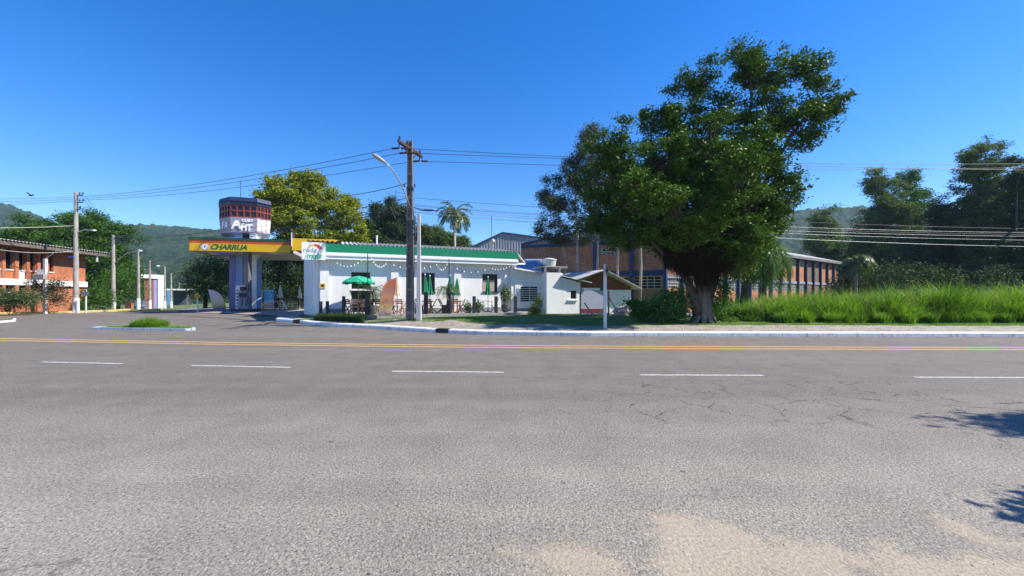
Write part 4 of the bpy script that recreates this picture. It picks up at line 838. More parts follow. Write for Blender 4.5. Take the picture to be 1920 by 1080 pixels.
def crown_points(lobes, n, shell=.5, sub=0, bs=1):
    if sub:          # boughs: small leafy domes spread over each big lobe, leaving gaps between
        out_ = []
        for l in lobes:
            m_ = max(3, int(sub*(l[3]*l[4]*l[5])**.62))
            for _ in range(m_):
                d = RNG.normal(size=3); d /= np.linalg.norm(d); q = RNG.uniform(.40, 1.04); s_ = RNG.uniform(.22,.58)*min(1.0,(l[3]*l[5])**.5)**.6*bs
                out_.append((l[0]+d[0]*l[3]*q, l[1]+d[1]*l[4]*q, l[2]+d[2]*l[5]*q, s_, s_, s_*.62))
        lobes = out_
    vol = np.array([l[3]*l[4]*l[5] for l in lobes])**.72; pr = vol/vol.sum(); k = RNG.choice(len(lobes), n, p=pr)
    L = np.array([l[:6] for l in lobes])[k]; d = RNG.normal(size=(n,3)); d /= np.linalg.norm(d, axis=1)[:,None]
    rr_ = (shell+(1-shell)*RNG.random(n)**.6); lump = 1+.13*np.sin(d[:,0]*5+k)*np.sin(d[:,2]*6+2*k)+.10*RNG.normal(size=n)
    return L[:,:3]+d*L[:,3:6]*(rr_*lump)[:,None], k
def tree(name, label, group, base, trunks, lobes, nclump, per, crad, leaf, m, bark=BARK, cat='tree', shell=.5, twigs=0, aspect=.42, limbs=True, squash=.75, drop=None, sub=0, bs=1):
    r = empty(name, base, label, cat, group); base = Vector(base); mb = MB()
    for pts, r0, r1 in trunks:
        n = len(pts); mb.tube(pts, [r0+(r1-r0)*(i/(n-1))**.8 for i in range(n)], 9)
    top = Vector(trunks[0][0][-1])
    if limbs:
        for l in lobes:
            c = Vector(l[:3]); st = min((Vector(p) for t in trunks for p in t[0][1:]), key=lambda p: (p-c).length+max(0, p.z-c.z)*2); mid = st.lerp(c, .5)+Vector((random.uniform(-.2,.2), random.uniform(-.2,.2), -.08*(c-st).length))
            rr_ = trunks[0][2]*.55+.01; mb.tube([st, mid, c], [rr_, rr_*.6, rr_*.25], 6)
    cp, k = crown_points(lobes, nclump, shell, sub, bs)
    if twigs:
        LL = np.array([l[:3] for l in lobes]); L = LL[np.argmin(((cp[:,None,:]-LL)**2).sum(2), 1)]
        for i in range(0, nclump, twigs):
            a = Vector(L[i]); b_ = Vector(cp[i]); mb.tube([a, a.lerp(b_, .5)+Vector((0,0,-.1)), b_], [.035,.02,.008], 4, cap=False)
    mb.build('trunk', bark, r, smooth=True, fix=False)
    jit = RNG.normal(size=(nclump, per, 3))*np.array([1,1,squash])*crad*RNG.uniform(.6,1.25,(nclump,1,1))
    c = (cp[:,None,:]+jit).reshape(-1,3)
    if drop is not None: c = c[drop(c)]
    V, Fq = leaves(c, leaf, aspect); rn = np.clip(np.repeat(RNG.random(nclump), per)*.5+RNG.random(nclump*per)*.5, 0, 1)
    if drop is not None: rn = RNG.random(len(c))*.6+.2
    npmesh('crown', V, Fq, m, r, rnd=rn)
    return r
def LP(px, py, Y, rx, rz, ry=None):
    """a lobe: centre seen at (px, py) at depth Y, radii in photograph pixels"""
    k = Y/F; return (X(px,Y), Y, Z(py,Y), rx*k, (ry if ry is not None else (rx+rz)/2*k), rz*k)
# ---- the big strangler fig
FY = 20.4; fb = Vector((X(1318,FY), FY, g(X(1318,FY),FY)-.05))
lob = [LP(1400,100,20.8,34,34),LP(1430,140,20.4,60,46),LP(1500,135,20.2,50,34),LP(1530,205,20.0,44,30),LP(1312,150,20.8,42,34),LP(1350,205,20.6,64,38),LP(1445,220,20.2,80,40),LP(1500,250,19.8,52,32),
 LP(1255,235,20.6,60,46),LP(1160,285,20.2,62,52),LP(1150,350,20.4,58,58),LP(1230,310,19.8,90,60),LP(1330,290,19.6,100,70),LP(1420,310,19.8,72,66),LP(1475,345,19.8,36,30),LP(1490,372,19.7,22,14),
 LP(1130,410,20.6,42,42),LP(1210,400,19.8,95,62),LP(1310,390,19.2,100,72),LP(1400,390,19.6,72,66),LP(1440,400,20.4,44,42),LP(1180,440,20.4,60,26),LP(1270,455,20.2,80,40),LP(1370,455,19.8,66,46),LP(1425,450,20.2,28,40),LP(1330,330,22.5,110,100),LP(1230,380,22.5,90,70),LP(1410,380,22.3,70,80),LP(1560,170,20.0,18,22),LP(1562,210,20.0,20,12),LP(1270,400,17.6,70,40),LP(1380,330,17.5,60,46),LP(1200,350,17.8,46,42),LP(1545,118,20.2,16,12),LP(1385,82,20.7,18,14),LP(1275,128,20.7,16,12),LP(1265,165,20.6,12,14),LP(1500,105,20.2,20,12),LP(1570,185,20,14,10)]
def v(px, py, Y): return tuple(P(px, py, Y))
trk = [([fb, v(1316,575,20.4), v(1318,540,20.4), v(1322,505,20.4), v(1330,460,20.5), v(1345,390,20.6), v(1380,300,20.6), v(1410,190,20.6), v(1405,110,20.7)], .31, .05),
 ([v(1322,590,20.5), v(1332,550,20.5), v(1345,510,20.4), v(1370,470,20.3), v(1400,420,20.2), v(1430,350,20.0), v(1480,260,20.0), v(1525,200,20.0)], .24, .05),
 ([v(1308,590,20.3), v(1300,552,20.3), v(1285,520,20.2), v(1270,500,20.1), v(1240,470,20.0), v(1200,430,20.1), v(1150,350,20.3), v(1150,280,20.3)], .26, .04),
 ([v(1325,540,20.5), v(1320,480,21), v(1290,400,21.5), v(1255,300,21), v(1300,180,20.8)], .28, .04),
 ([v(1322,470,19.9), v(1275,440,19.4), v(1245,420,19.2), v(1190,400,19.4)], .16, .04),
 ([v(1345,500,20.3), v(1385,470,19.6), v(1410,430,19.4), v(1420,380,19.6)], .18, .04)]
fig = tree('fig_tree', 'huge spreading fig tree with buttressed trunk and glossy dark green crown at the pavement edge', None, fb, trk, lob, 10500, 15, .15, .19, LFICUS, BARK, twigs=8, aspect=.40, shell=.1, sub=15)
mb = MB()   # buttress roots and strangling stems on the trunk
for k in range(15):
    a = k/15*2*PI+random.uniform(-.15,.15); R_ = .30+random.uniform(-.04,.05); out_ = random.uniform(.5,.78)
    pts = [fb+Vector((math.cos(a+.25)*.26, math.sin(a+.25)*.2, 2.3+random.random()*.6)), fb+Vector((math.cos(a+.12)*(R_-.06), math.sin(a+.12)*(R_-.06), 1.25)), fb+Vector((math.cos(a)*(R_+.03), math.sin(a)*(R_+.03), .5)), fb+Vector((math.cos(a)*out_*.85, math.sin(a)*out_*.85, .12)), fb+Vector((math.cos(a-.1)*out_*1.15, math.sin(a-.1)*out_*1.15, -.05))]
    mb.tube(pts, [.05,.09,.12,.09,.03], 7)
mb.build('buttress_root', mat('pale_root_bark', (.21,.17,.14), .85, .3, 8, bmp=.5), fig, smooth=True)
n = 15000; tt = RNG.random(n); pxr = RNG.uniform(1243,1385,n); yy_ = RNG.uniform(19.3,21.6,n); zt = Z(RNG.uniform(420,480,n), yy_); ln = RNG.uniform(.5,2.3,n)*(1-.55*np.abs(pxr-1318)/75)
xx_ = (pxr-960)/F*yy_; w_ = RNG.uniform(.006,.016,n); dx_ = (fb.x-xx_)*.10*ln; jx = RNG.normal(size=n)*.05
V = np.stack([np.stack([xx_-w_,yy_,zt],1), np.stack([xx_+w_,yy_+.01,zt],1), np.stack([xx_+dx_+w_*.6+jx,yy_+.02,zt-ln],1), np.stack([xx_+dx_-w_*.6+jx,yy_,zt-ln],1)],1).reshape(-1,3)
npmesh('aerial_roots', V, np.arange(4*n).reshape(-1,4), LROOT, fig, rnd=RNG.random(n))
# yellow-green creeper hanging on the right flank, and leafy vine on the trunk
def clump_mesh(name, lobes, ncl, per, cr, leaf, m, parent, aspect=.5, squash=1, shell=.3):
    cp, k = crown_points(lobes, ncl, shell); c = (cp[:,None,:]+RNG.normal(size=(ncl,per,3))*cr*np.array([1,1,squash])).reshape(-1,3); c[:,2] = np.maximum(c[:,2], gz(c[:,0],c[:,1])+.02)
    V, Fq = leaves(c, leaf, aspect); return npmesh(name, V, Fq, m, parent, rnd=RNG.random(len(c)))
clump_mesh('hanging_creeper', [LP(1402,460,20.0,17,42),LP(1395,495,20.1,13,22)], 330, 9, .12, .10, LVINE, fig, squash=2.2)
clump_mesh('trunk_vine', [LP(1352,560,20.0,11,40),LP(1360,545,20.0,9,25)], 120, 9, .10, .15, LMID, fig)
def simple_trunk(px, pyb, Yb, pts, r0, r1):
    b = Vector((X(px,Yb), Yb, g(X(px,Yb),Yb)-.1)); return b, [([b]+[v(a, c, d) for a, c, d in pts], r0, r1)]
# ---- tall thin trees between the fig and the shed
G1 = 'slender pale trunked trees in front of the warehouse'
b, t = simple_trunk(1083,0,31,[(1082,500,31),(1083,440,31),(1078,380,31),(1085,300,31)], .16, .04)
t += [([Vector(b)+Vector((-1.6,.3,0)), v(1062,500,31.4), v(1052,440,31.4), v(1045,380,31.4)], .10, .03)]
tree('slender_tree', 'tall airy tree with pale twin stems and blue green crown left of the fig', G1, b, t, [LP(1118,250,31.3,26,22),LP(1100,340,31.3,46,46),LP(1040,440,31.3,34,24),LP(1030,390,31.3,26,30),LP(1050,420,31.3,44,34),LP(1040,372,31.3,34,28),LP(1062,335,31.3,40,34),LP(1095,300,31.3,44,34),LP(1110,262,31.3,36,24),LP(1085,390,31.3,52,48),LP(1065,450,31.3,44,22),LP(1125,330,31.3,40,50)], 3000, 13, .19, .17, LGREY, BARKP, shell=.15, sub=8)
for px, lab, top_ in ((1121,'straight pale trunk beside the left blue warehouse column, crown merged in the fig',1118),(1159,'thin pale trunk midway between the two blue warehouse columns',1162),(1199,'slender leaning pale trunk just right of the second blue column',1204)):
    b, t = simple_trunk(px,0,29.5,[(px+(3 if px>1190 else -1),500,29.5),(px+1,440,29.5),(top_,380,29.5)], .12, .05)
    tree('slender_tree', lab, G1, b, t, [LP(top_,400,29.5,34,40),LP(top_+8,360,29.5,36,32)], 200, 12, .35, .24, LDARK, BARKP)
# ---- the yellowing plane tree behind the canopy
b, t = simple_trunk(585,0,44,[(586,520,44),(584,470,44),(580,400,44),(578,350,44)], .35, .08)
tree('plane_tree', 'broad yellow green tree rising behind the station canopy', None, b, t, [LP(535,375,44,46,40),LP(640,385,44,34,30),LP(575,335,44,30,18),LP(545,350,44,38,28),LP(520,390,43.5,38,40),LP(590,365,44,50,34),LP(635,400,43.5,42,34),LP(655,430,43.5,30,36),LP(570,420,42.5,60,46),LP(620,450,43,52,30),LP(530,430,43,36,40),LP(560,470,43.5,60,30),LP(510,345,44,20,16)], 3900, 15, .27, .26, LYEL, BARK, shell=.15, aspect=.75, sub=6.5, bs=1.5)
# ---- dark trees below the canopy
GD = 'dark leafy trees behind the filling station'
b, t = simple_trunk(385,0,44,[(386,540,44),(388,510,44)], .22, .08)
tree('shade_tree', 'round dark tree behind the yellow warning sign left of the tower legs', GD, b, t, [LP(378,520,44,32,26),LP(400,500,44,32,22),LP(415,535,43.5,34,26),LP(380,545,43.5,34,18),LP(430,505,45,26,24)], 650, 14, .42, .26, LDARK, BARKD)
b, t = simple_trunk(520,0,42,[(520,540,42),(525,500,42)], .2, .08)
tree('shade_tree', 'dark tree seen under the canopy between tower and shop', GD, b, t, [LP(510,510,42,32,26),LP(545,505,42,34,26),LP(525,540,42,44,24),LP(560,540,42,30,28),LP(500,480,43,30,20),LP(550,478,43,36,20),LP(575,520,42,20,36)], 800, 14, .42, .26, LDARK, BARKD)
# ---- left of the street
b, t = simple_trunk(150,0,50,[(150,520,50),(150,470,50),(145,440,50)], .4, .12)
tree('spreading_tree', 'wide layered bright green tree behind the brick building', None, b, t, [LP(90,450,50,70,34),LP(160,440,50,70,34),LP(215,450,50,40,36),LP(180,510,49,50,44),LP(60,445,50,44,20),LP(100,422,50,52,22),LP(150,412,50,48,20),LP(195,430,50,44,20),LP(120,455,48.5,70,26),LP(210,470,50,40,30),LP(170,480,48,52,34),LP(235,505,52,26,40),LP(180,530,48.5,36,36),LP(60,470,50,50,24),LP(20,450,52,40,24)], 5600, 14, .34, .27, LMID, BARKD, squash=.45, shell=.15, sub=7, bs=1.6)
b, t = simple_trunk(222,0,46,[(222,560,46),(222,530,46)], .2, .08)
tree('round_tree', 'rounded glossy green tree beside the second street pole', None, b, t, [LP(225,530,46,34,24),LP(205,550,45,24,22),LP(250,545,46,20,24)], 420, 14, .40, .24, LMID, BARKD)
# ---- conifers and eucalypts far behind the shop
GE = 'tall dark trees on the skyline behind the shop'
def euc(px, top_, bot, Y, wpx, lab, grp, m=LEUC, nc=420, name='eucalyptus', leaf=.42, bark=BARKP):
    b, t = simple_trunk(px,0,Y,[(px+random.uniform(-2,2),(bot+top_)/2+20,Y),(px+random.uniform(-4,4),top_+12,Y)], .010*Y*.5, .04)
    h = bot-top_; lobes = []; wpx = wpx*1.22; top_ -= 5
    for k in range(16):
        f_ = k/15; wv_ = wpx*(.50+.50*math.sin(PI*(.10+.80*f_))**.8)*random.uniform(.7,1.1); lobes.append(LP(px+random.uniform(-.5,.5)*wpx*(.3+.7*min(1,f_*3)), top_+wv_*.33+f_*(h-wv_*.5), Y+random.uniform(-1.5,1.5), wv_*.60, wv_*.45))
    return tree(name, lab, grp, b, t, lobes, int(nc*5), 13, Y*.0048, leaf*Y/75, m, bark, shell=.15, sub=3.6, bs=Y/30)
for px, top_, w_, Y, lab in ((710,385,20,72,'narrow dark conical tree left of the utility pole top'),(738,378,18,74,'tall dark tree directly left of the utility pole'),(757,392,18,76,'dark tree half hidden behind the utility pole'),(690,420,16,70,'small dark tree at the right edge of the yellow green tree'),
    (795,430,24,78,'low rounded dark tree just right of the white post'),(822,432,22,78,'low dark tree left of the palm trunk'),(845,438,22,80,'low dark tree behind the palm trunk'),(868,452,14,80,'smallest dark tree right of the palm trunk')):
    euc(px, top_, 520, Y, w_, lab, GE, LDARK if px < 760 else LEUC)
# ---- right hand skyline
GR = 'tall trees on the right beyond the grass field'
spec = [(1548,398,560,88,38,'pale conical tree standing alone right of the warehouse end',LEUC,520),(1650,330,560,66,50,'first tall dark tree right of the warehouse, rounded top',LEUC,800),(1712,325,560,74,34,'thin pale topped tree behind the first tall tree',LMID,420),(1690,430,560,64,50,'bushy mid height tree in front of the tall trees',LEUC,520),
 (1762,385,560,62,50,'dark tree left of the tallest crown',LDARK,620),(1845,275,560,58,72,'tallest tree with broad umbrella crown near the right edge',LEUC,1300),(1800,400,560,60,60,'dark understory tree beneath the tallest crown',LDARK,700),(1905,300,560,50,48,'very dark tree cut by the right edge of the view',LDARK,900),(1880,430,560,52,60,'dark low tree under the right edge tree',LDARK,650),(1740,460,560,60,48,'low dark tree in the gap of the skyline',LDARK,420),(1600,480,560,70,40,'small dark tree behind the little palm',LDARK,360),(1990,330,560,52,60,'tall tree just beyond the right edge',LDARK,300)]
for px, top_, bot, Y, w_, lab, m_, nc in spec: euc(px, top_, bot, Y, w_, lab, GR, m_, nc, bark=BARKD if px > 1750 else BARKP)
GU = 'low bushes at the far edge of the field'
ordw = ('first','second','third','fourth','fifth','sixth','seventh','eighth','ninth','tenth','eleventh','twelfth','thirteenth')
BL_ = [f'{q} dark bush from the left in the row behind the tall grass' for q in ordw]
for i, px in enumerate(range(1590, 2010, 36)):
    Y = 50+6*math.sin(i*2.1); b, t = simple_trunk(px,0,Y,[(px,548,Y)], .1, .05)
    tree('bush', BL_[i], GU, b, t, [LP(px+random.uniform(-10,10),530-random.uniform(0,18),Y,30,20),LP(px+random.uniform(-20,20),545,Y,30,18)], 150, 12, .4, .34, LDARK, BARKD, cat='bush')
# ---- offscreen tree that throws the shadow on the near road
b = Vector((13.5,5.0,0)); t = [([b, b+Vector((0,0,2.5)), b+Vector((-.3,0,5.0))], .3, .1)]
tree('roadside_tree', 'tree standing on the near side of the road, right of the view', None, b, t, [(13.9,4.1,6.6,1.7,.6,.6),(13.6,4.3,6.9,1.3,.55,.5),(16.0,4.0,7.0,2.2,1.1,1.2),(7.6,2.5,3.6,.6,.20,.3),(7.9,2.5,3.6,.5,.2,.3),(8.1,2.55,3.7,.5,.2,.3)], 900, 16, .17, .2, LFICUS, BARK, limbs=False)

# ---- palms
def palm(name, lab, base, h, crown, nf, fl, droop, m=LPALM, group=None, lr=.12, trunk_r=.14, lw=.03, bark=BARKP, seglen=26, cat='palm tree', stiff=0):
    r = empty(name, base, lab, cat, group); b = Vector(base); c = Vector(crown); mb = MB()
    mb.tube([b, b.lerp(c,.5)+Vector((.05,0,0)), c], [trunk_r*1.15, trunk_r, trunk_r*.85], 9); mb.build('trunk', bark, r, smooth=True)
    ST = MB(); Vs = []; rn = []
    for k in range(nf):
        a = 2*PI*k/nf*2.4+random.uniform(-.3,.3); el = random.uniform(-.1, 1.25) if not stiff else random.uniform(.2,1.3); L = fl*random.uniform(.8,1.1); pts = []; p = Vector(c); d = Vector((math.cos(a)*math.cos(el), math.sin(a)*math.cos(el), math.sin(el)))
        for s in range(seglen+1):
            pts.append(p.copy()); p = p+d*(L/seglen); d = (d+Vector((0,0,-droop*2.6/seglen))).normalized()
        ST.tube(pts[::4]+[pts[-1]], [.035*trunk_r/.14*(1-.8*i/(len(pts[::4]))) for i in range(len(pts[::4])+1)], 4, cap=False)
        q = random.random()
        for s in range(3, seglen+1):
            dd_ = (pts[s]-pts[s-1]).normalized(); side = dd_.cross(Vector((0,0,1)));
            side = side.normalized() if side.length > .05 else Vector((1,0,0))
            up_ = side.cross(dd_); ll = lr*fl*math.sin(PI*min(1,(s-1)/(seglen)))**.5*random.uniform(.8,1.15)+.05
            for sg in (-1, 1):
                for rep in (0,.5):
                    o = pts[s]-dd_*(L/seglen)*rep; tip = o+(side*sg*random.uniform(.6,1)+dd_*.55+up_*random.uniform(-.1,.35)).normalized()*ll+Vector((0,0,-.35*ll*random.random()*(1+droop)))
                    wv_ = dd_*lw; mid = o.lerp(tip,.5)+Vector((0,0,.06*ll)); Vs += [o-wv_*.5, mid-wv_, tip, mid+wv_]; rn.append(q*.5+random.random()*.5)
    ST.build('frond_stem', m, r, fix=False); V = np.array([tuple(x) for x in Vs]); npmesh('fronds', V, np.arange(len(V)).reshape(-1,4), m, r, rnd=rn); return r
palm('palm_tree', 'tall palm with drooping feathery crown on the skyline right of the utility pole', (X(853,60),60,-.2), 0, P(852,402,60), 30, 3.5, .95, lr=.17, trunk_r=.2, lw=.06)
palm('palm_tree', 'drooping palm in front of the warehouse just right of the fig', (X(1393,30),30,0), 0, P(1400,462,30), 26, 3.4, 1.6, m=LMID, lr=.26, trunk_r=.26, lw=.035, bark=BARKD)
palm('palm_tree', 'palm with long hanging fronds nearer the sunlit warehouse bays', (X(1432,32),32,-.1), 0, P(1432,470,32), 22, 3.5, 1.7, m=LMID, lr=.26, trunk_r=.16, lw=.035, bark=BARKD)
palm('palm_tree', 'small palm standing in the grass below the pale conical tree', (X(1604,48),48,-.5), 0, P(1605,492,48), 22, 2.5, 1.1, lr=.26, trunk_r=.16, lw=.05)

# ---- grass and low plants
def blades(x, y, h, w0, lean=.45, seg=3):
    n = len(x); a = RNG.uniform(0, 2*PI, n); z = gz(x, y)-.02; dx, dy = np.cos(a), np.sin(a); b_ = RNG.uniform(.2, 1, n)*lean; V = np.zeros((n, 2*(seg+1), 3)); pa = a+PI/2+RNG.normal(size=n)*.5
    for s in range(seg+1):
        t = s/seg; hh = h*(t-.30*b_*t*t*t); out_ = h*b_*t*t*.9; ww = w0*(1-t**1.5*.92)
        cx_ = x+dx*out_; cy_ = y+dy*out_
        V[:,2*s] = np.stack([cx_-np.cos(pa)*ww, cy_-np.sin(pa)*ww, z+hh],1); V[:,2*s+1] = np.stack([cx_+np.cos(pa)*ww, cy_+np.sin(pa)*ww, z+hh],1)
    k = 2*(seg+1); f = np.array([(2*s,2*s+1,2*s+3,2*s+2) for s in range(seg)]); Fq = (f[None]+k*np.arange(n)[:,None,None]).reshape(-1,4)
    return V.reshape(-1,3), Fq
def grass(name, lab, x, y, h, w0, m=LGRASS, lean=.45, seg=3, parent=None, kind='stuff', cat='grass'):
    V, Fq = blades(x, y, h, w0, lean, seg); o = npmesh(name, V, Fq, m, parent, rnd=np.repeat(np.clip(RNG.random(len(x))*.7+.25*np.sin(x*1.7)*np.sin(y*2.3)+.15,0,1), seg))
    if parent is None: tag(o, lab, cat, kind=kind)
    return o
nt_ = 3300; ty = 20.1+RNG.random(nt_)**1.4*8.5; tx = (RNG.uniform(1345, 2090, nt_)-960)/F*ty; per = 20; n = nt_*per
yy_ = np.repeat(ty, per)+RNG.normal(size=n)*.13; xx_ = np.repeat(tx, per)+RNG.normal(size=n)*.13; pxg = xx_/yy_*F+960; tuft_h = np.repeat(RNG.uniform(.62,1.15,nt_), per)
front = np.interp(pxg, [1345,1390,1440,1500,1600,2100], [21.6,20.9,20.5,20.3,20.2,20.1])+.25*np.sin(xx_*2.1)+.15*np.sin(xx_*5.3); hmax = np.interp(pxg, [1345,1380,1440,1520,1620,1700,1800,1930,2100], [.5,.9,1.5,1.85,1.8,2.1,2.0,2.2,2.2])
dfr = yy_-front; hh = hmax*np.clip(.25+dfr*.75, .18, 1)*tuft_h*RNG.uniform(.6,1.08,n)*(1+.14*np.sin(xx_*1.3+yy_)+.14*np.sin(xx_*3.7)*np.sin(yy_*2.9)); keep = (dfr > 0)
grass('tall_grass', 'dense bright green tall grass filling the field on the right', xx_[keep], yy_[keep], hh[keep], .021, lean=1.0)
n = 6000; yy_ = RNG.uniform(28, 44, n); pxg = RNG.uniform(1330, 2100, n); xx_ = (pxg-960)/F*yy_; grass('field_grass', 'further tall grass reaching back to the warehouse and trees', xx_, yy_, RNG.uniform(1.0,1.9,n), .06, lean=.6, seg=2)
# tussocks arching out at the front of the field
n = 3200; cxs = RNG.choice(np.array([X(p,20.1) for p in (1562,1585,1655,1700,1745,1840,1885,1930,1470,1510)]), n)+RNG.normal(size=n)*.14; cys = 20.1+RNG.normal(size=n)*.12
grass('grass_tussocks', 'arching grass tussocks along the front edge of the tall grass', cxs, cys, RNG.uniform(.35,.8,n), .013, lean=1.1)
# short verge grass
n = 52000; pxg = RNG.uniform(640, 2050, n); d = RNG.random(n); y0 = np.interp(pxg, [640,760,900,1000,1100,1300,1500,2100], [20.3,19.7,18.9,18.4,18.2,18.3,18.2,18.0]); y1 = np.interp(pxg, [640,760,900,985,1000,1100,1200,1340,1400,2100], [20.7,20.6,21.7,22.6,25,25.2,27,24,21,20.6]); yy_ = y0+(y1-y0)*d**1.3; xx_ = (pxg-960)/F*yy_
edge = .2*np.sin(xx_*1.9)+.15*np.sin(xx_*4.7+2); okk = (yy_ > y0+edge+.08) & ((np.sin(xx_*1.1+yy_*.8)+np.sin(xx_*2.9-yy_*1.7) > -1.15))
inter = (xx_ > -10.5) & (xx_ < .9) & (((xx_+11.1)*.378-(yy_-21.4)*.926) > -9) & (((xx_+11.1)*.378+(yy_-21.4)*-.926) < 2.38) & (xx_ > -8.2)
okk &= ~inter
grass('verge_grass', 'short mown grass on the verge behind the pavement', xx_[okk], yy_[okk], RNG.uniform(.03,.10,okk.sum()), .009, lean=.8, seg=2)
# island tufts
n = 2600; a = RNG.uniform(0,6.28,n); q = np.sqrt(RNG.random(n)); xt = X(282,19.3)+np.cos(a)*q*.85; yt = 19.25+np.sin(a)*q*.42
V, Fq = blades(xt, yt, RNG.uniform(.28,.66,n)*(1.1-.5*q), .014, 1.0, 3); V[:,2] += .08; tag(npmesh('grass_tuft', V, Fq, LGRASS, None, rnd=np.repeat(RNG.random(n)*.8+.2, 3), org=(X(282,19.3),19.25,.1)), 'bushy bright green grass tuft on the small traffic island', 'grass tuft')
n = 7000; xt = RNG.uniform(-19.6,-14.8,n); yt = RNG.uniform(18.6,20.8,n); ok = (yt > np.interp(xt, [-19.6,-17,-14.9], [19.05,18.62,18.55])) & (yt < np.interp(xt, [-19.6,-18.4,-16.5,-14.8], [19.5,20.1,19.7,18.9]))
V, Fq = blades(xt[ok], yt[ok], RNG.uniform(.03,.09,ok.sum()), .009, .8, 2); V[:,2] += .1; tag(npmesh('island_grass', V, Fq, LGRASS, None, rnd=np.repeat(RNG.random(ok.sum()), 2)), 'short grass covering the small traffic island', 'grass', kind='stuff')
# hedge of strap leaves along the station corner
n = 9000; tt_ = RNG.random(n); xt = -10.55+tt_*2.9+RNG.normal(size=n)*.05; yt = 21.75-tt_*1.1+RNG.uniform(-.28,.28,n)
V, Fq = blades(xt, yt, RNG.uniform(.25,.52,n), .016, .8, 3); tag(npmesh('border_plants', V, Fq, leafmat('strap_leaf', (.02,.05,.02), (.07,.13,.04), .25, .4), None, rnd=np.repeat(RNG.random(n), 3)), 'dark green strap leaved border planting in front of the shop corner', 'border planting', kind='stuff')
# shrubs
def shrub(name, lab, lobes, ncl, per, cr, leaf, m, aspect=.5, group=None, base=None, stems=5, cat='shrub', shell=.3):
    l = lobes[0]; b = Vector(base) if base else Vector((l[0], l[1], g(l[0], l[1]))); r = empty(name, b, lab, cat, group); mb = MB()
    for l in lobes:
        for k in range(max(1, stems//len(lobes))): mb.tube([b+Vector((random.uniform(-.05,.05),random.uniform(-.05,.05),-.05)), Vector(l[:3])*.5+b*.5+Vector((random.uniform(-.1,.1),0,0)), Vector(l[:3])+Vector((random.uniform(-.3,.3)*l[3],0,.3*l[5]))], [.02,.014,.006], 5)
    mb.build('stem', BARKD, r, fix=False); clump_mesh('foliage', lobes, ncl, per, cr, leaf, m, r, aspect, shell=shell); return r
shrub('shrub', 'broad leaved green shrub with spreading branches left of the fig trunk', [LP(1262,580,20.6,34,22),LP(1235,590,20.6,28,16),LP(1215,575,20.8,30,12),LP(1275,560,21,24,20),LP(1245,565,21,20,18)], 620, 9, .16, .17, leafmat('broad_shrub_leaf', (.04,.10,.025), (.20,.38,.09), .3, .3, .6), .55, stems=15)
shrub('shrub', 'low leafy shrub with an arching branch of dark leaves beside the leaning poles', [LP(1200,588,20.4,18,12),LP(1195,572,20.6,16,6),LP(1180,568,20.6,14,4)], 150, 8, .10, .15, LMID, .5, stems=9)
shrub('shrub', 'climbing green shrub right of the fig trunk against the warehouse', [LP(1350,590,21.5,22,14),LP(1375,590,22,26,12)], 240, 9, .16, .16, LMID, .5)
shrub('shrub', 'narrow upright yellow green shrub in front of the barred window', [LP(1004,585,24.6,12,12),LP(1008,568,24.6,9,14),(X(1001,24.6),24.6,.7,.3,.3,.3)], 160, 9, .09, .12, LYEL, .4)
GL = 'shrubs in front of the brick building'
shrub('shrub', 'dark spiky shrub at the left edge before the brick building', [LP(20,558,27.6,26,16),LP(50,562,27.8,22,16),LP(0,560,27.4,24,16)], 520, 9, .16, .26, leafmat('spiky_leaf', (.03,.055,.02), (.14,.20,.08), .2, .4), .16, group=GL)
shrub('shrub', 'straggling reddish leaved shrub before the brick wall', [LP(85,548,29.6,20,18),LP(105,535,29.8,18,14),LP(65,535,29.4,14,12),LP(110,560,29.8,14,14)], 300, 9, .14, .15, leafmat('reddish_leaf', (.05,.035,.03), (.15,.14,.08), .2, .5), .5, group=GL, shell=.1)
shrub('shrub', 'dense feathery green bushes between the first two street poles', [LP(165,560,36,22,16),LP(190,562,37,24,18),LP(175,550,37,20,14),LP(150,572,35,12,10)], 420, 10, .28, .32, LMID, .2, group=GL)
GO = 'bushes at the roadside by the warehouse wall'
# ================================================================ POLES, LAMPS, WIRES
GP = 'concrete poles along the side street'
def lamp_head(mb, p, d, L=.7, w_=.2):
    """cobra head from p pointing along d"""
    p = Vector(p); d = Vector(d).normalized(); s = d.cross(Vector((0,0,1))).normalized(); u = s.cross(d); o = len(mb.v); secs = [(0,.35,.35),(.25,.8,.8),(.55,1,1),(.85,.85,.8),(1,.35,.3)]; n = 8
    for t, ws, hs_ in secs:
        for k in range(n): a = 2*PI*k/n; mb.v.append(tuple(p+d*L*t+s*math.cos(a)*w_*.6*ws+u*math.sin(a)*w_*.42*hs_))
    for i in range(len(secs)-1):
        for k in range(n): mb.f.append((o+i*n+k, o+i*n+(k+1)%n, o+(i+1)*n+(k+1)%n, o+(i+1)*n+k))
    mb.f.append(tuple(o+k for k in range(n))[::-1]); mb.f.append(tuple(o+(len(secs)-1)*n+k for k in range(n)))
def insulator(mb, p, h=.22, r=.055):
    mb.lathe(p, [(.015,0),(.015,h*.3),(r,h*.35),(r*.5,h*.5),(r,h*.6),(r*.5,h*.75),(r*.8,h*.85),(.02,h)], 8)
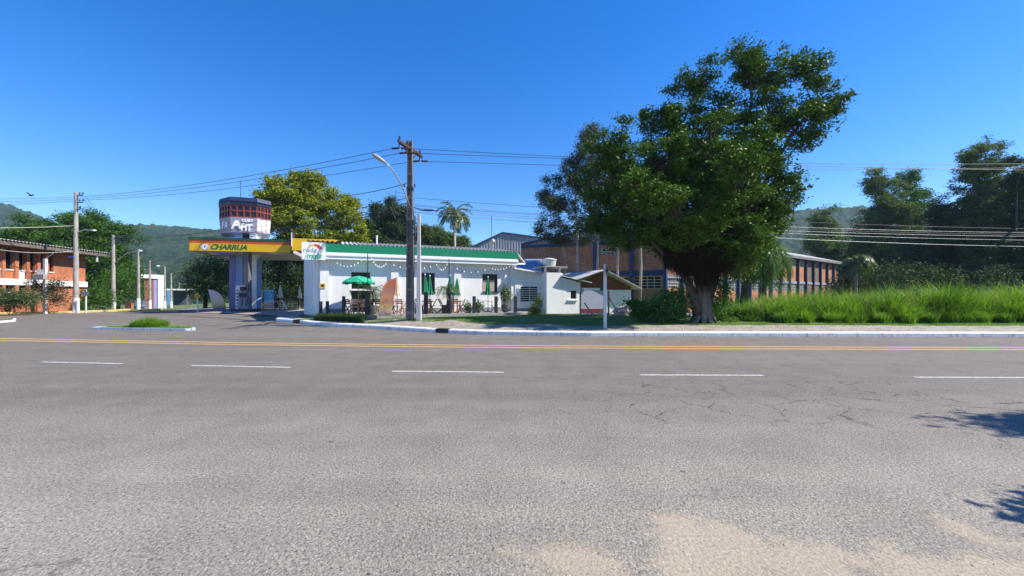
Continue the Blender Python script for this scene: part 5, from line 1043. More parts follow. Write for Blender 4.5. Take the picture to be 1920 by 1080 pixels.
# main pole (slab section with recesses)
def main_pole(name, x, y, lab, full=True):
    z0 = g(x, y); b = Vector((x, y, z0-.1)); top = 9.38; r = empty(name, b, lab, 'utility pole', None)
    H_ = top-b.z; mb = MB(); 
    def sec(t): return .19-.075*t, .13-.04*t     # half widths at the foot and head
    for (xa, xb_, ya, yb_) in ((-1,-.55,-1,1), (.55,1,-1,1), (-.55,.55,-.25,.25)):
        w0, d0 = sec(0); w1, d1 = sec(1); mb.add([(x+xa*w0,y+ya*d0,b.z),(x+xb_*w0,y+ya*d0,b.z),(x+xb_*w0,y+yb_*d0,b.z),(x+xa*w0,y+yb_*d0,b.z),(x+xa*w1,y+ya*d1,top),(x+xb_*w1,y+ya*d1,top),(x+xb_*w1,y+yb_*d1,top),(x+xa*w1,y+yb_*d1,top)], [(0,3,2,1),(4,5,6,7),(0,1,5,4),(1,2,6,5),(2,3,7,6),(3,0,4,7)])
    for k in range(7):
        zz = b.z+.4+k*1.15; t = (zz-b.z)/H_; w_, d_ = sec(t); mb.box((x-w_*.54,y-d_*.98,zz),(x+w_*.54,y+d_*.98,zz+.16))
    ps = mb.build('post', DARKC, r)
    # crossarm: runs towards the viewer and away, seen foreshortened
    c = Vector((x, y, top-.40)); ad = Vector((.29,.957,.0)).normalized(); mb = MB(); mb.bar(c-ad*1.0+Vector((.0,.13,0)), c+ad*1.15+Vector((.0,.13,0)), .09, .12); mb.bar(c-ad*1.0+Vector((0,-.13,0)), c+ad*1.15+Vector((0,-.13,0)), .09, .12)
    mb.bar(c-ad*.6, c+Vector((0,0,-.55)), .05); mb.bar(c+ad*.7, c+Vector((0,0,-.6)), .05); arm = mb.build('crossarm', WOODD, r)
    for t in (-.95, -.3, .95):
        mb = MB(); insulator(mb, c+ad*t+Vector((0,0,.07))); mb.build('insulator', mat('brown_porcelain', (.06,.035,.03), .25, .1, 5), arm)
    for t in (-.9, -.25, 1.0):
        mb = MB(); q = c+ad*t+Vector((-.05,0,-.28)); mb.tube([q, q+Vector((-.34,0,-.02))], [.05,.05], 8); mb.tube([q+Vector((.1,0,0)), q+Vector((.44,0,-.02))], [.05,.05], 8); mb.bar(q+Vector((0,0,.25)), q+Vector((0,0,0)), .04); mb.build('strain_insulator', MATS['brown_porcelain'], arm)
    for zz in (7.0, 6.9, 5.35, 5.2, 5.0, 4.7): mb = MB(); t = (zz-b.z)/H_; w_, d_ = sec(t); mb.box((x-w_-.03,y-d_-.03,zz),(x+w_+.03,y+d_+.03,zz+.05)); mb.build('clamp_band', DSTEEL, r)
    for zz in (7.05, 5.2, 4.9, 4.65):
        for q in (.26, -.27): mb = MB(); mb.lathe((x+q,y-.1,zz), [(.04,0),(.05,.05),(.03,.09),(.05,.14)], 7); mb.build('spool_insulator', DSTEEL, r)
    if full:
        mb = MB(); Ys = y-.25; mb.tube([P(769,389,Ys), P(762,368,Ys-.15), P(752,345,Ys-.4), P(742,328,Ys-.7), P(731,313,Ys-1.0), P(722,304,Ys-1.2)], [.035]*6, 8); la = mb.build('lamp_arm', STEEL, r, smooth=True)
        mb = MB(); lamp_head(mb, P(724,306,Ys-1.2), P(703,292,Ys-1.35)-P(724,306,Ys-1.2), .72, .25); lh = mb.build('lamp_head', mat('lamp_grey', (.40,.38,.36), .5, .15, 4), la, smooth=True)
        mb = MB(); mb.tube([P(776,389,y-.15), P(783,391,y-.3), P(790,394,y-.5)], .025, 6); l2 = mb.build('lamp_arm', DSTEEL, r)
        mb = MB(); lamp_head(mb, P(788,394,y-.5), Vector((1,-.1,-.03)), .72, .14); mb.build('lamp_head', mat('lamp_blue_grey', (.05,.06,.16), .4, .15, 4), l2)
        mb = MB()
        for k in range(5):
            q = P(763,360+k*5,y-.2); mb.tube([q, q+Vector((-.5-.08*k,-.1,.25-.1*k)), q+Vector((-.55,0,-.2-.16*k)), q+Vector((-.08,0,-.75))], .010, 4)
        mb.tube([P(775,395,y-.2), P(779,440,y-.2), P(776,520,y-.2)], .018, 5); mb.build('cable_loops', WIREM, r)
    return r
MPX, MPY = X(769,20), 20.0
main_pole('utility_pole', MPX, MPY, 'tall dark slab sided concrete utility pole with crossarm and two street lamps before the shop')
x2 = X(785.5,19.9); z2 = g(x2,19.9); mb = MB(); t2 = Z(401,19.9); mb.add([(x2-.115,19.8,z2-.1),(x2+.115,19.8,z2-.1),(x2+.115,20.02,z2-.1),(x2-.115,20.02,z2-.1),(x2-.06,19.85,t2),(x2+.06,19.85,t2),(x2+.06,19.97,t2),(x2-.06,19.97,t2)], [(0,3,2,1),(4,5,6,7),(0,1,5,4),(1,2,6,5),(2,3,7,6),(3,0,4,7)])
tag(mb.build('service_post', mat('pale_post_concrete', (.55,.52,.50), .8, .12, 3)), 'shorter pale square tapered post standing against the dark utility pole', 'post')
def street_pole(px, Y, topy, lab, r0, lamp=None, arms=0, white=1.2):
    x = X(px, Y); z0 = g(x, Y); top = Z(topy, Y); b = Vector((x, Y, z0)); r = empty('street_pole', b, lab, 'utility pole', GP); h = top-z0; wz = z0+white*(.9+.1*Y/50)
    rr_ = lambda z: r0*(1-.42*(z-z0)/h)
    mb = MB(); mb.tube([(x,Y,wz),(x,Y,(wz+top)/2),(x,Y,top)], [rr_(wz), rr_((wz+top)/2), rr_(top)], 12); mb.build('post', CONC, r, smooth=False)
    mb = MB(); mb.tube([(x,Y,z0-.1),(x,Y,wz)], [r0+.012, rr_(wz)+.01], 12); mb.build('painted_base', WHITE, r)
    if arms:
        mb = MB(); s = Y/F
        for k in range(arms): zz = top-.25-k*.55; mb.bar((x,Y,zz), (x+13*s*(1 if k < 2 else .6),Y,zz), .07); 
        am = mb.build('bracket', DSTEEL, r)
        for k in range(arms):
            zz = top-.25-k*.55
            for q in (7,13 if k < 2 else 8): mb = MB(); insulator(mb, (x+q*s,Y,zz+.03), .2, .06); mb.build('insulator', MATS['brown_porcelain'], am)
    if lamp:
        (ax0, ay0), (ax1, ay1) = lamp; mb = MB(); p0 = P(ax0, ay0, Y); p1 = P(ax1, ay1, Y); mid = (p0+p1)/2+Vector((0,0,.12*(p1-p0).length)); mb.tube([p0, mid, p1], .03+Y*.0003, 6); la = mb.build('lamp_arm', STEEL, r); mb = MB(); lamp_head(mb, p1, Vector((1,0,-.05)) if ax1 > ax0 else Vector((-1,0,-.05)), .011*Y, .0055*Y); mb.build('lamp_head', WHITE2, la, smooth=True)
    return r, b, top
sp1, b1, top1 = street_pole(142.5, 31, 360, 'tallest concrete pole with white painted foot in front of the brick building', .19, ((145,436),(172,432)), 3)
mb = MB(); q = P(130,483,30.9); mb.box(q, q+Vector((.45,-.12,.10))); mb.build('blue_fitting', mat('blue_plastic', (.08,.12,.45), .5, .1, 4), sp1)
street_pole(212.5, 38, 441, 'second concrete pole with curved lamp arm, before the feathery bushes', .19, ((215,493),(258,470)), 1)
street_pole(259.5, 44, 470, 'third concrete pole beside the pale blue gate', .17, None, 1)
street_pole(281, 60, 489, 'fourth pole in front of the white portal building', .18, ((281,505),(274,506)), 2)
street_pole(309, 68, 500, 'fifth pole at the right edge of the white portal building', .19, ((309,500),(300,499)), 0)
street_pole(321, 78, 512, 'sixth pole before the open blue shelter', .19, None, 1)
street_pole(336, 100, 530, 'seventh, smaller pole seen through the open shelter', .2, ((336,535),(346,533)), 0)
street_pole(344, 130, 545, 'farthest and smallest pole down the side street', .22, None, 0)
# ---- wires
def wire(p, q, sag, lab, r=.012, m=WIREM, grp='overhead wires', n=22):
    p = Vector(p); q = Vector(q); pts = [p.lerp(q, i/n)+Vector((0,0,-sag*4*(i/n)*(1-i/n))) for i in range(n+1)]; mb = MB(); mb.tube(pts, r, 5); return tag(mb.build('overhead_wire', m, smooth=True, fix=False), lab, 'cable', grp)
c = Vector((MPX, MPY, 8.98)); ad = Vector((.29,.957,0)).normalized(); L1 = [c+ad*t+Vector((-.39,0,-.30)) for t in (-.9,-.25,1.0)]; R1_ = [c+ad*t+Vector((.39,0,-.30)) for t in (1.0,-.25,-.9)]
ORD = ('uppermost', 'middle', 'lowest')
for k in range(3):
    e = P(146+ (8 if k else 0), 369+k*3.2, 31); wire(L1[k], e, .35, f'{ORD[k]} of three high wires from the utility pole to the tallest left pole', .014)
    wire(e, P(-260, 362+k*9, 25), .25, f'{ORD[k]} of the three high wires running off the left edge from the tallest left pole', .014)
RP = Vector((31, 22.3, 0))
for k, (y1, y2) in enumerate(((299.5,303),(300.5,303.8),(320,325))):
    wire(R1_[k], (RP.x, RP.y+.8-k*.7, 9.05+(0 if k < 2 else -.62)), .22, f'{ORD[k]} of three high wires running right from the utility pole', .013)
low = [(371,5.35,.30),(384,5.15,.32),(386,5.05,.34),(390,4.95,.35),(393,4.72,.33),(398,4.35,.34)]
names6 = ('top','second','third','fourth','fifth','bottom')
for k, (py, zr, sg) in enumerate(low):
    wire(P(776,py,20), (RP.x, RP.y, zr), sg, f'{names6[k]} of the six pale low wires running right from the dark utility pole', .009 if k < 5 else .012, WIREG if k in (1,3,4,5) else WIREM)
main_pole('utility_pole', RP.x+.2, RP.y, 'utility pole beyond the right edge of the view carrying the wires', False)
e2 = P(214,444,38)
wire(P(766,343,20), P(636,368,24), .10, 'thick cable from the dark utility pole down to the yellow green tree', .02)
wire(P(636,368,24), e2, .9, 'long cable from the yellow green tree towards the second street pole', .018)
for k, (py, pe, sg) in enumerate(((371,441,.7),(381,444,.8),(386,448,.7),(392,452,.6),(396,456,.6))):
    wire(P(764,py,20), P(214,pe,38), sg, f'{names6[k]} of the five low cables from the dark utility pole to the second street pole', .016, WIREM)
wire(P(142,423,31), P(-200,424,24), .15, 'pale cable from the tallest left pole off the left edge at roof height', .022, WIREG)
wire(P(141,470,31), P(-120,440,25), .55, 'sagging grey cable under the brick building eave', .02, WIREG); wire(P(85,484,29.6), P(106,470,31), .05, 'short service cable rising from the meter post to the brick building eave', .012, WIREG)
wire(P(156,372,31), P(185,408,46), .0, 'thin wire dropping from the tallest left pole towards the bright tree', .015); wire(P(163,371,31), P(192,410,46), .0, 'second thin wire dropping from the tallest left pole bracket', .015)
wire(e2, P(260,472,44), .3, 'cable between the second and third street poles', .02); wire(P(260,472,44), P(281,492,60), .3, 'cable between the third and fourth street poles', .025); wire(P(281,492,60), P(309,503,68), .3, 'cable between the fourth and fifth street poles', .028)

# ---- meter post, signs
x = X(85,29.4); z0 = g(x,29.4); mb = MB(); mb.bar((x,29.4,z0-.05), (x,29.4,Z(485,29.4)), .17, .17); r = tag(mb.build('meter_post', mat('pale_post_concrete', (0,0,0))), 'slim pale post with grey meter box before the reddish shrub', 'post')
mb = MB(); mb.box((x-.5,29.0,Z(524,29)),(x+.32,29.3,Z(514,29))); mb.build('meter_box', mat('meter_grey', (.30,.29,.28), .7, .2, 4), r, bev=.02)
mb = MB(); mb.box((x-.55,29.31,Z(519,29)),(x-.05,29.36,Z(505,29))); mb.build('back_board', WHITE, r)
def diamond_sign(px, Y, pyc, half, lab, front, post_m=WHITE, pw=.07, turn=0, mark=None, base=None, tall=1.0):
    x = X(px, Y); z0 = g(x, Y); zc = Z(pyc, Y); b = Vector((x, Y, z0)); r = empty('road_sign', b, lab, 'road sign'); u = Vector((math.cos(turn), math.sin(turn), 0)); n_ = Vector((u.y, -u.x, 0))
    mb = MB(); top = zc+half*.9 if base is None else base; mb.bar((x,Y,z0-.05), (x,Y,top), pw, pw); mb.build('post', post_m, r)
    c = Vector((x, Y, zc))+n_*(pw/2+.012); def_ = [c+u*half*a+Vector((0,0,half*tall*d)) for a, d in ((-1,0),(0,-1),(1,0),(0,1))]
    mb = MB(); mb.prism(def_, n_*.012); pl = mb.build('sign_plate', front, r)
    if mark:
        mb = MB(); mb.prism([c+n_*.013+(q-c)*.86 for q in def_], n_*.003); mb.build('sign_border', BLACK, pl); mb = MB(); mb.prism([c+n_*.017+(q-c)*.80 for q in def_], n_*.003); mb.build('sign_face', front, pl)
        mb = MB(); pts = [(-.5,-.12),(.5,-.12),(.5,-.02),(.3,-.0),(.18,.18),(.06,.22),(-.06,.22),(-.18,.18),(-.3,0),(-.5,-.02)]; mb.prism([c+n_*.021+u*half*a+Vector((0,0,half*d)) for a, d in pts], n_*.003); mb.build('bump_symbol', BLACK, pl)
    return r
diamond_sign(370.5, 31.5, 555, .27, 'yellow diamond speed bump warning sign left of the sign tower', mat('sign_yellow_face', (.75,.36,.02), .5, .08, 3), mark=True)
diamond_sign(161, 30.8, 550, .32, 'grey back of a diamond road sign beside the tallest left pole', mat('sign_back_grey', (.35,.35,.36), .6, .1, 3))
r = diamond_sign(1134.5, 17.5, 507, .28, 'white road sign post with a turned brown diamond plate at the kerb', mat('brown_sign_back', (.28,.19,.13), .7, .2, 4), mat('weathered_white_post', (.62,.62,.66), .7, .1, 3, stain=((.3,.28,.3), .4)), .12, turn=1.1, base=Z(495,17.5), tall=1.35)
mb = MB(); x = X(1136,17.4); mb.prism([(x-.02,17.36,Z(511,17.4)),(x+.10,17.30,Z(511,17.4)),(x+.04,17.33,Z(500,17.4))], (0,-.01,0)); mb.build('plate_mark', BLACK, r)

# ---- filling station forecourt
def pump():
    Y = 30.9; x = X(463,Y); z0 = g(x,Y)+.02; r = empty('fuel_pump', (x,Y,z0), 'grey blue fuel pump with hoses on its dark island under the canopy', 'fuel pump')
    mb = MB(); mb.box((x-.75,Y-.75,z0-.05),(x+.75,Y+.6,z0+.18)); mb.build('island', mat('dark_island', (.03,.03,.05), .7, .2, 3), r, bev=.03)
    PB = mat('pump_grey_blue', (.20,.23,.32), .45, .15, 3); mb = MB(); mb.box((x-.35,Y-.55,z0+.18),(x+.45,Y-.2,z0+1.55)); mb.box((x-.25,Y-.5,z0+1.55),(x+.35,Y-.25,z0+1.95)); bd = mb.build('body', PB, r, bev=.04)
    mb = MB(); mb.box((x-.2,Y-.505,z0+1.6),(x+.3,Y-.5,z0+1.88)); mb.box((x-.25,Y-.556,z0+1.1),(x+.35,Y-.55,z0+1.4)); mb.build('display', GLASS, bd)
    for s in (-.1,.25,.5):
        mb = MB(); mb.tube([(x+s,Y-.5,z0+1.9),(x+s+.22,Y-.7,z0+1.7),(x+s+.3,Y-.75,z0+.9),(x+s+.15,Y-.7,z0+.4),(x+s+.05,Y-.62,z0+1.1)], .022, 6); mb.build('hose', BLACK, r, smooth=True)
pump()
def price_board():
    Y = 31.6; x = X(450,Y); z0 = g(x,Y)+.02; r = empty('price_board', (x,Y,z0), 'white standing price list board with rows of dark price strips beside the pump', 'price board')
    z1 = Z(535.5,Y); mb = MB(); mb.box((x-.33,Y-.04,z0+.12),(x+.33,Y+.04,z1)); b = mb.build('board', WHITE, r, bev=.01)
    mb = MB(); mb.box((x-.3,Y-.25,z0),(x-.2,Y+.25,z0+.12)); mb.box((x+.2,Y-.25,z0),(x+.3,Y+.25,z0+.12)); mb.build('foot', DSTEEL, r)
    for k in range(6):
        zz = z0+.3+k*.245; mb = MB(); mb.box((x-.27+.03*(k%2),Y-.052,zz),(x+.22,Y-.042,zz+.14)); mb.build('price_strip', BLACK, b)
        mb = MB(); 
        for q in range(4): mb.box((x-.14+q*.08,Y-.056,zz+.03),(x-.09+q*.08,Y-.053,zz+.11))
        mb.build('price_digits', WHITE2, b)
price_board()
def banner(px0, px1, py0, py1, Y, lab):
    r = empty('banner', (X((px0+px1)/2,Y),Y,g(X(px0,Y),Y)), lab, 'banner'); a = P(px0,py1,Y); c = P(px1,py0,Y); m, nt, b, out = newmat('blue_banner_print')
    tc = nt.nodes.new('ShaderNodeSeparateXYZ'); nt.links.new(pos(nt), tc.inputs[0]); n = noise(nt, 3.5, 4, .6); mr = nt.nodes.new('ShaderNodeMapRange'); mr.inputs['From Min'].default_value = a.z; mr.inputs['From Max'].default_value = c.z; nt.links.new(tc.outputs[2], mr.inputs[0])
    rp = ramp(nt, [(.0, (.55,.45,.40)), (.2, (.60,.30,.22)), (.32, (.55,.62,.66)), (.5, (.10,.42,.68)), (.85, (.05,.32,.60)), (1, (.30,.55,.72))]); nt.links.new(math_(nt, 'ADD', mr.outputs[0], math_(nt, 'MULTIPLY', math_(nt, 'SUBTRACT', n.outputs[0], .5), .5)), rp.inputs[0]); nt.links.new(rp.outputs[0], b.inputs['Base Color'])
    mb = MB(); mb.box((a.x,Y,a.z),(c.x,Y+.02,c.z)); pn = mb.build('print', m, r); mb = MB(); mb.lathe(((a.x+c.x)/2+.05,Y-.02,(a.z+c.z)/2+.3), [(.001,0),(.001,.001)], 4); 
    mb = MB(); 
    for k in range(14):
        t0, t1 = 2*PI*k/14, 2*PI*(k+1)/14; cx_, cz_ = (a.x+c.x)/2+.05, (a.z+c.z)/2+.32; mb.add([(cx_+.16*math.cos(t0),Y-.004,cz_+.16*math.sin(t0)),(cx_+.16*math.cos(t1),Y-.004,cz_+.16*math.sin(t1)),(cx_+.13*math.cos(t1),Y-.004,cz_+.13*math.sin(t1)),(cx_+.13*math.cos(t0),Y-.004,cz_+.13*math.sin(t0))], [(0,1,2,3)])
    mb.build('round_mark', WHITE2, pn)
    mb = MB(); mb.bar((a.x-.03,Y+.01,g(a.x,Y)), (a.x-.03,Y+.01,c.z+.05), .04); mb.bar((c.x+.03,Y+.01,g(c.x,Y)), (c.x+.03,Y+.01,c.z+.05), .04); mb.bar((a.x-.03,Y+.01,c.z+.03), (c.x+.03,Y+.01,c.z+.03), .04); mb.build('frame', DSTEEL, r)
banner(495, 513.5, 543.5, 577, 33.0, 'upright blue printed banner on a frame under the canopy')
# feather flags
def feather(px, Y, w_, h, lab, mname, stops, lean, flip=1, marks=False):
    x = X(px,Y); z0 = g(x,Y) if marks is False else .6; r = empty('feather_flag', (x,Y,z0), lab, 'flag'); n = 16; L_ = []; R_ = []
    for i in range(n+1):
        t = i/n; z = z0+.12+h*t; base = lean*t*h; wl = w_*(1-.0*t) if t < .55 else w_*math.sqrt(max(0,1-((t-.55)/.45)**2.2))
        q0, q1 = base-wl/2+(w_-wl)*.5*flip, base+wl/2+(w_-wl)*.5*flip; L_.append((x+q0, Y+q0*.45, z)); R_.append((x+q1, Y+q1*.45+.05*math.sin(t*5), z))
    mb = MB(); o = 0; mb.v = L_+R_; mb.f = [(i, i+n+1, i+n+2, i+1) for i in range(n)]; vv = [(a, b_+.012, c_) for a, b_, c_ in mb.v]; k = len(mb.v); mb.v += vv; mb.f += [tuple(q+k for q in f)[::-1] for f in mb.f[:n]]
    m, nt, b, out = newmat(mname); s = nt.nodes.new('ShaderNodeSeparateXYZ'); nt.links.new(pos(nt), s.inputs[0]); mr = nt.nodes.new('ShaderNodeMapRange'); mr.inputs['From Min'].default_value = z0+.12; mr.inputs['From Max'].default_value = z0+.12+h; nt.links.new(s.outputs[2], mr.inputs[0]); nz = noise(nt, 2.2, 4, .6)
    rp = ramp(nt, stops); nt.links.new(math_(nt, 'ADD', mr.outputs[0], math_(nt, 'MULTIPLY', math_(nt, 'SUBTRACT', nz.outputs[0], .5), .35)), rp.inputs[0]); nt.links.new(rp.outputs[0], b.inputs['Base Color']); b.inputs['Roughness'].default_value = .7
    sail = mb.build('sail', m, r, fix=False); edge = R_ if flip > 0 else L_
    mb = MB(); pp = [Vector((L_[0][0] if flip > 0 else R_[0][0], Y, z0))]+[Vector(q) for q in (L_ if flip > 0 else R_)][::3]; mb.tube(pp, .018, 6); mb.build('mast', mat('flag_mast', (.28,.22,.06), .5, .1, 3), r); mb = MB(); mb.bar((x-.3,Y,z0+.02),(x+.3,Y,z0+.02),.05); mb.bar((x,Y-.3,z0+.02),(x,Y+.3,z0+.02),.05); mb.build('foot', DSTEEL, r)
    return r, sail, z0
feather(412, 33, .78, 1.65, 'pale pink and cream feather flag between the warning sign and the tower', 'pink_flag_print', [(0,(.30,.12,.16)),(.3,(.75,.58,.26)),(.6,(.80,.62,.62)),(.9,(.78,.55,.62))], -.2, -1)
tY = 21.3
r, sail, z0 = feather(722, tY, .60, 1.9, 'brown and red printed feather flag standing on the terrace beside the striped umbrella', 'brown_flag_print', [(0,(.22,.14,.22)),(.16,(.34,.26,.07)),(.3,(.30,.07,.05)),(.42,(.36,.17,.10)),(.65,(.33,.13,.10)),(.85,(.42,.10,.04)),(1,(.30,.10,.10))], .13, 1, True)
mb = MB(); c = Vector((X(727,tY-.02), tY-.02, z0+.62))
for k in range(12):
    t0, t1 = PI+PI*k/12, PI+PI*(k+1)/12; mb.add([tuple(c+Vector((.24*math.cos(t0),0,.24*math.sin(t0)))), tuple(c+Vector((.24*math.cos(t1),0,.24*math.sin(t1)))), tuple(c+Vector((.19*math.cos(t1),0,.19*math.sin(t1)))), tuple(c+Vector((.19*math.cos(t0),0,.19*math.sin(t0))))], [(0,1,2,3)])
mb.box((c.x-.26,c.y,c.z+.02),(c.x+.24,c.y-.004,c.z+.1)); mb.build('print_mark', mat('flag_cream', (.60,.42,.30), .7, .1, 4), sail)

# ---- terrace furniture
def TP(px, v_):           # terrace point seen in column px, v_ metres before the wall
    o = W.n*v_; k = (px-960)/F; A_ = W.a+o; u = (k*A_.y-A_.x)/(W.u.x-k*W.u.y); p = A_+W.u*u; return Vector((p.x, p.y, .6))
def umbrella_closed(m, lab, grp, stripe=None):
    r = empty('closed_umbrella', (0,0,0), lab, 'umbrella', grp); mb = MB(); mb.tube([(0,0,.06),(0,0,2.32)], .022, 8); mb.build('pole', STEEL if stripe is None else WOODP, r)
    mb = MB(); mb2 = MB(); n = 16; prof_ = [(2.30,.012),(2.1,.07),(1.8,.12),(1.4,.17),(1.18,.23),(1.14,.20)]; base = []
    for z, R_ in prof_: base.append([(R_*(1 if k % 2 else .66)*math.cos(2*PI*k/n), R_*(1 if k % 2 else .66)*math.sin(2*PI*k/n), z) for k in range(n)])
    for k in range(n):
        t = mb if (stripe is None or (k//2) % 2) else mb2
        for i in range(len(base)-1): t.add([base[i][k], base[i][(k+1)%n], base[i+1][(k+1)%n], base[i+1][k]], [(0,3,2,1)])
    mb.build('canopy', m, r, fix=False)
    if stripe: mb2.build('canopy_stripes', stripe, r, fix=False)
    mb = MB(); mb.lathe((0,0,2.28), [(.03,0),(.045,.03),(.03,.07),(.005,.09)], 8); mb.build('finial', WHITE2, r)
    mb = MB(); mb.lathe((0,0,0), [(.22,0),(.22,.05),(.05,.08),(.04,.25)], 12); mb.build('foot', CONC, r); return r
GU_ = 'closed green umbrellas on the terrace'; UG = mat('green_canvas', (.01,.22,.10), .75, .18, 5)
proto = umbrella_closed(UG, '', GU_); used = False
for px, v_, s, lab in ((797,1.1,1.0,'closed green umbrella in front of the open dark window, left and nearer of the two'),(806,.55,.98,'closed green umbrella just behind and right of another before the dark window'),(843.5,1.4,.98,'closed green umbrella behind the thin black mast and feathery potted palm'),(857,.9,.94,'closed green umbrella against the white wall just right of the black mast'),(915,.9,.97,'closed green umbrella in front of the window with the tan blind')):
    place(proto, used, TP(px, v_), random.uniform(0,1), lab, 'umbrella', GU_, (1,1,s)); used = True
us = umbrella_closed(mat('yellow_canvas', (.70,.42,.06), .75, .1, 5), 'closed yellow and white striped umbrella right of the brown feather flag', None, WHITE2); us.location = TP(745,1.0); us.scale = (.9,.9,.93)
u2 = umbrella_closed(mat('pale_green_canvas', (.34,.45,.25), .75, .2, 5), 'closed pale green and white umbrella beside the blue banner under the canopy', None, WHITE2); u2.location = (X(525,34.5),34.5,g(X(525,34.5),34.5)+.02); u2.scale = (1.1,1.1,.9)
u3 = umbrella_closed(mat('olive_canvas', (.28,.30,.10), .75, .2, 5), 'closed olive umbrella under the canopy close to the shop corner', None, WHITE2); u3.location = (X(562,34.5),34.5,g(X(562,34.5),34.5)+.02); u3.scale = (.8,.8,.88)
def umbrella_open():
    b = TP(672,1.25); r = empty('open_umbrella', b, 'wide open green umbrella over the first terrace table', 'umbrella'); mb = MB(); mb.tube([b, b+Vector((.02,0,2.12))], .022, 8); mb.build('pole', WOODP, r)
    n = 8; top = b+Vector((.02,0,2.15)); mb = MB(); vl = MB(); prev = None
    for k in range(n):
        a0, a1 = 2*PI*(k+.3)/n, 2*PI*(k+1.3)/n; rows = []
        for i, (rr_, h) in enumerate(((.02,0),(.32,-.06),(.62,-.17),(.86,-.34))):
            row = []
            for j in range(5):
                a = a0+(a1-a0)*j/4; dip = (1-abs(j-2)/2)*.045*rr_; R_ = rr_*(1-.06*(1-abs(j-2)/2)); row.append((top.x+R_*math.cos(a), top.y+R_*math.sin(a), top.z+h-dip))
            rows.append(row)
        o = len(mb.v); mb.v += [p for rw in rows for p in rw]
        for i in range(3):
            for j in range(4): mb.f.append((o+i*5+j, o+i*5+j+1, o+(i+1)*5+j+1, o+(i+1)*5+j))
        o = len(vl.v); rw = rows[-1]; vl.v += rw+[(x_, y_, z_-.10-.03*math.sin(j*PI/2)) for j, (x_, y_, z_) in enumerate(rw)]
        for j in range(4): vl.f.append((o+j, o+j+1, o+5+j+1, o+5+j))
    cn = mb.build('canopy', mat('bright_green_canvas', (.02,.38,.20), .6, .15, 4), r, fix=False); vl.build('valance', UG, cn, fix=False)
    mb = MB()
    for k in range(n): a = 2*PI*(k+.3)/n; mb.bar(top+Vector((0,0,-.45)), top+Vector((.45*math.cos(a),.45*math.sin(a),-.11)), .015)
    mb.build('rib', STEEL, r); mb = MB(); mb.lathe(b, [(.24,0),(.24,.06),(.04,.1),(.04,.3)], 12); mb.build('foot', CONC, r)
umbrella_open()
def chair(m, lab):
    r = empty('folding_chair', (0,0,0), lab, 'chair', 'wooden folding chairs on the terrace')
    for s in (-.2,.2):
        mb = MB(); mb.bar((s,-.24,0), (s,.22,.86), .03, .045); mb.build('leg', m, r); mb = MB(); mb.bar((s*.86,.26,0), (s*.86,-.2,.46), .03, .04); mb.build('leg', m, r)
    mb = MB()
    for k in range(6): mb.box((-.2,-.2+k*.068,.43),(.2,-.145+k*.068,.45))
    mb.build('seat', m, r); mb = MB()
    for k in range(3): z = .58+k*.1; y_ = -.24+.46*z/.86; mb.box((-.19,y_-.012,z),(.19,y_+.006,z+.07))
    mb.build('backrest', m, r); return r
def table(m, lab):
    r = empty('folding_table', (0,0,0), lab, 'table', 'wooden folding tables on the terrace'); mb = MB()
    for k in range(7): mb.box((-.35+k*.1,-.35,.72),(-.255+k*.1,.35,.745))
    mb.box((-.34,-.3,.69),(.34,-.26,.72)); mb.box((-.34,.26,.69),(.34,.3,.72)); mb.build('tabletop', m, r)
    for s in (-.26,.26):
        for q in (-1,1): mb = MB(); mb.bar((s*(1 if q>0 else .86),-.3*q,0), (s*(1 if q>0 else .86),.28*q,.7), .035, .045); mb.build('leg', m, r)
    return r
CH = {k: [chair(m_, ''), False] for k, m_ in (('p', WOODP), ('r', WOODR), ('d', WOODD), ('o', mat('orange_brown_wood', (.38,.085,.03), .5, .25, 8)))}
TB = {k: [table(m_, ''), False] for k, m_ in (('p', WOODP), ('r', WOODR), ('d', WOODD), ('o', MATS['orange_brown_wood']))}
def put(D, k, px, v_, rz, lab, cat, grp):
    place(D[k][0], D[k][1], TP(px, v_), rz, lab, cat, grp); D[k][1] = True
gT, gC = 'wooden folding tables on the terrace', 'wooden folding chairs on the terrace'
for k, px, v_, rz, lab in (('p',670,1.2,.3,'folding table under the open green umbrella'),('p',745,1.0,.4,'folding table under the closed striped umbrella'),('d',800,1.0,.5,'dark folding table under the pair of closed green umbrellas'),('o',855,1.1,.4,'orange brown folding table right of the black mast'),('r',706,.7,.4,'red brown folding table between the potted palm and the brown flag')):
    put(TB, k, px, v_, rz, lab, 'table', gT)
for k, px, v_, rz, lab in (('p',683,1.55,2.9,'pale folding chair in front of the potted palm, right of the first table'),('r',654,1.0,1.3,'red brown folding chair left of the first table'),('p',664,1.8,3.3,'pale folding chair nearest the planting border'),('r',689,.6,.2,'red brown folding chair behind the tall black mast'),
    ('p',750,1.65,3.0,'pale folding chair in front of the striped umbrella'),('d',734,1.1,1.6,'dark folding chair left of the striped umbrella pole'),('p',758,1.0,-1.3,'pale folding chair right of the striped umbrella by the utility pole'),('r',711,1.5,2.7,'red brown folding chair left of the brown flag'),
    ('d',787,1.3,1.5,'dark folding chair beside the pale service post'),('r',803,1.75,3.1,'red brown folding chair in front of the dark window'),('r',812,1.0,-1.4,'red brown folding chair leaning right under the dark window'),
    ('d',829,.9,1.5,'dark folding chair left of the square planter palm'),('o',852,1.75,3.2,'orange folding chair just right of the black mast'),('o',866,1.1,-1.5,'orange brown folding chair at the right of the orange table')):
    put(CH, k, px, v_, rz, lab, 'chair', gC)
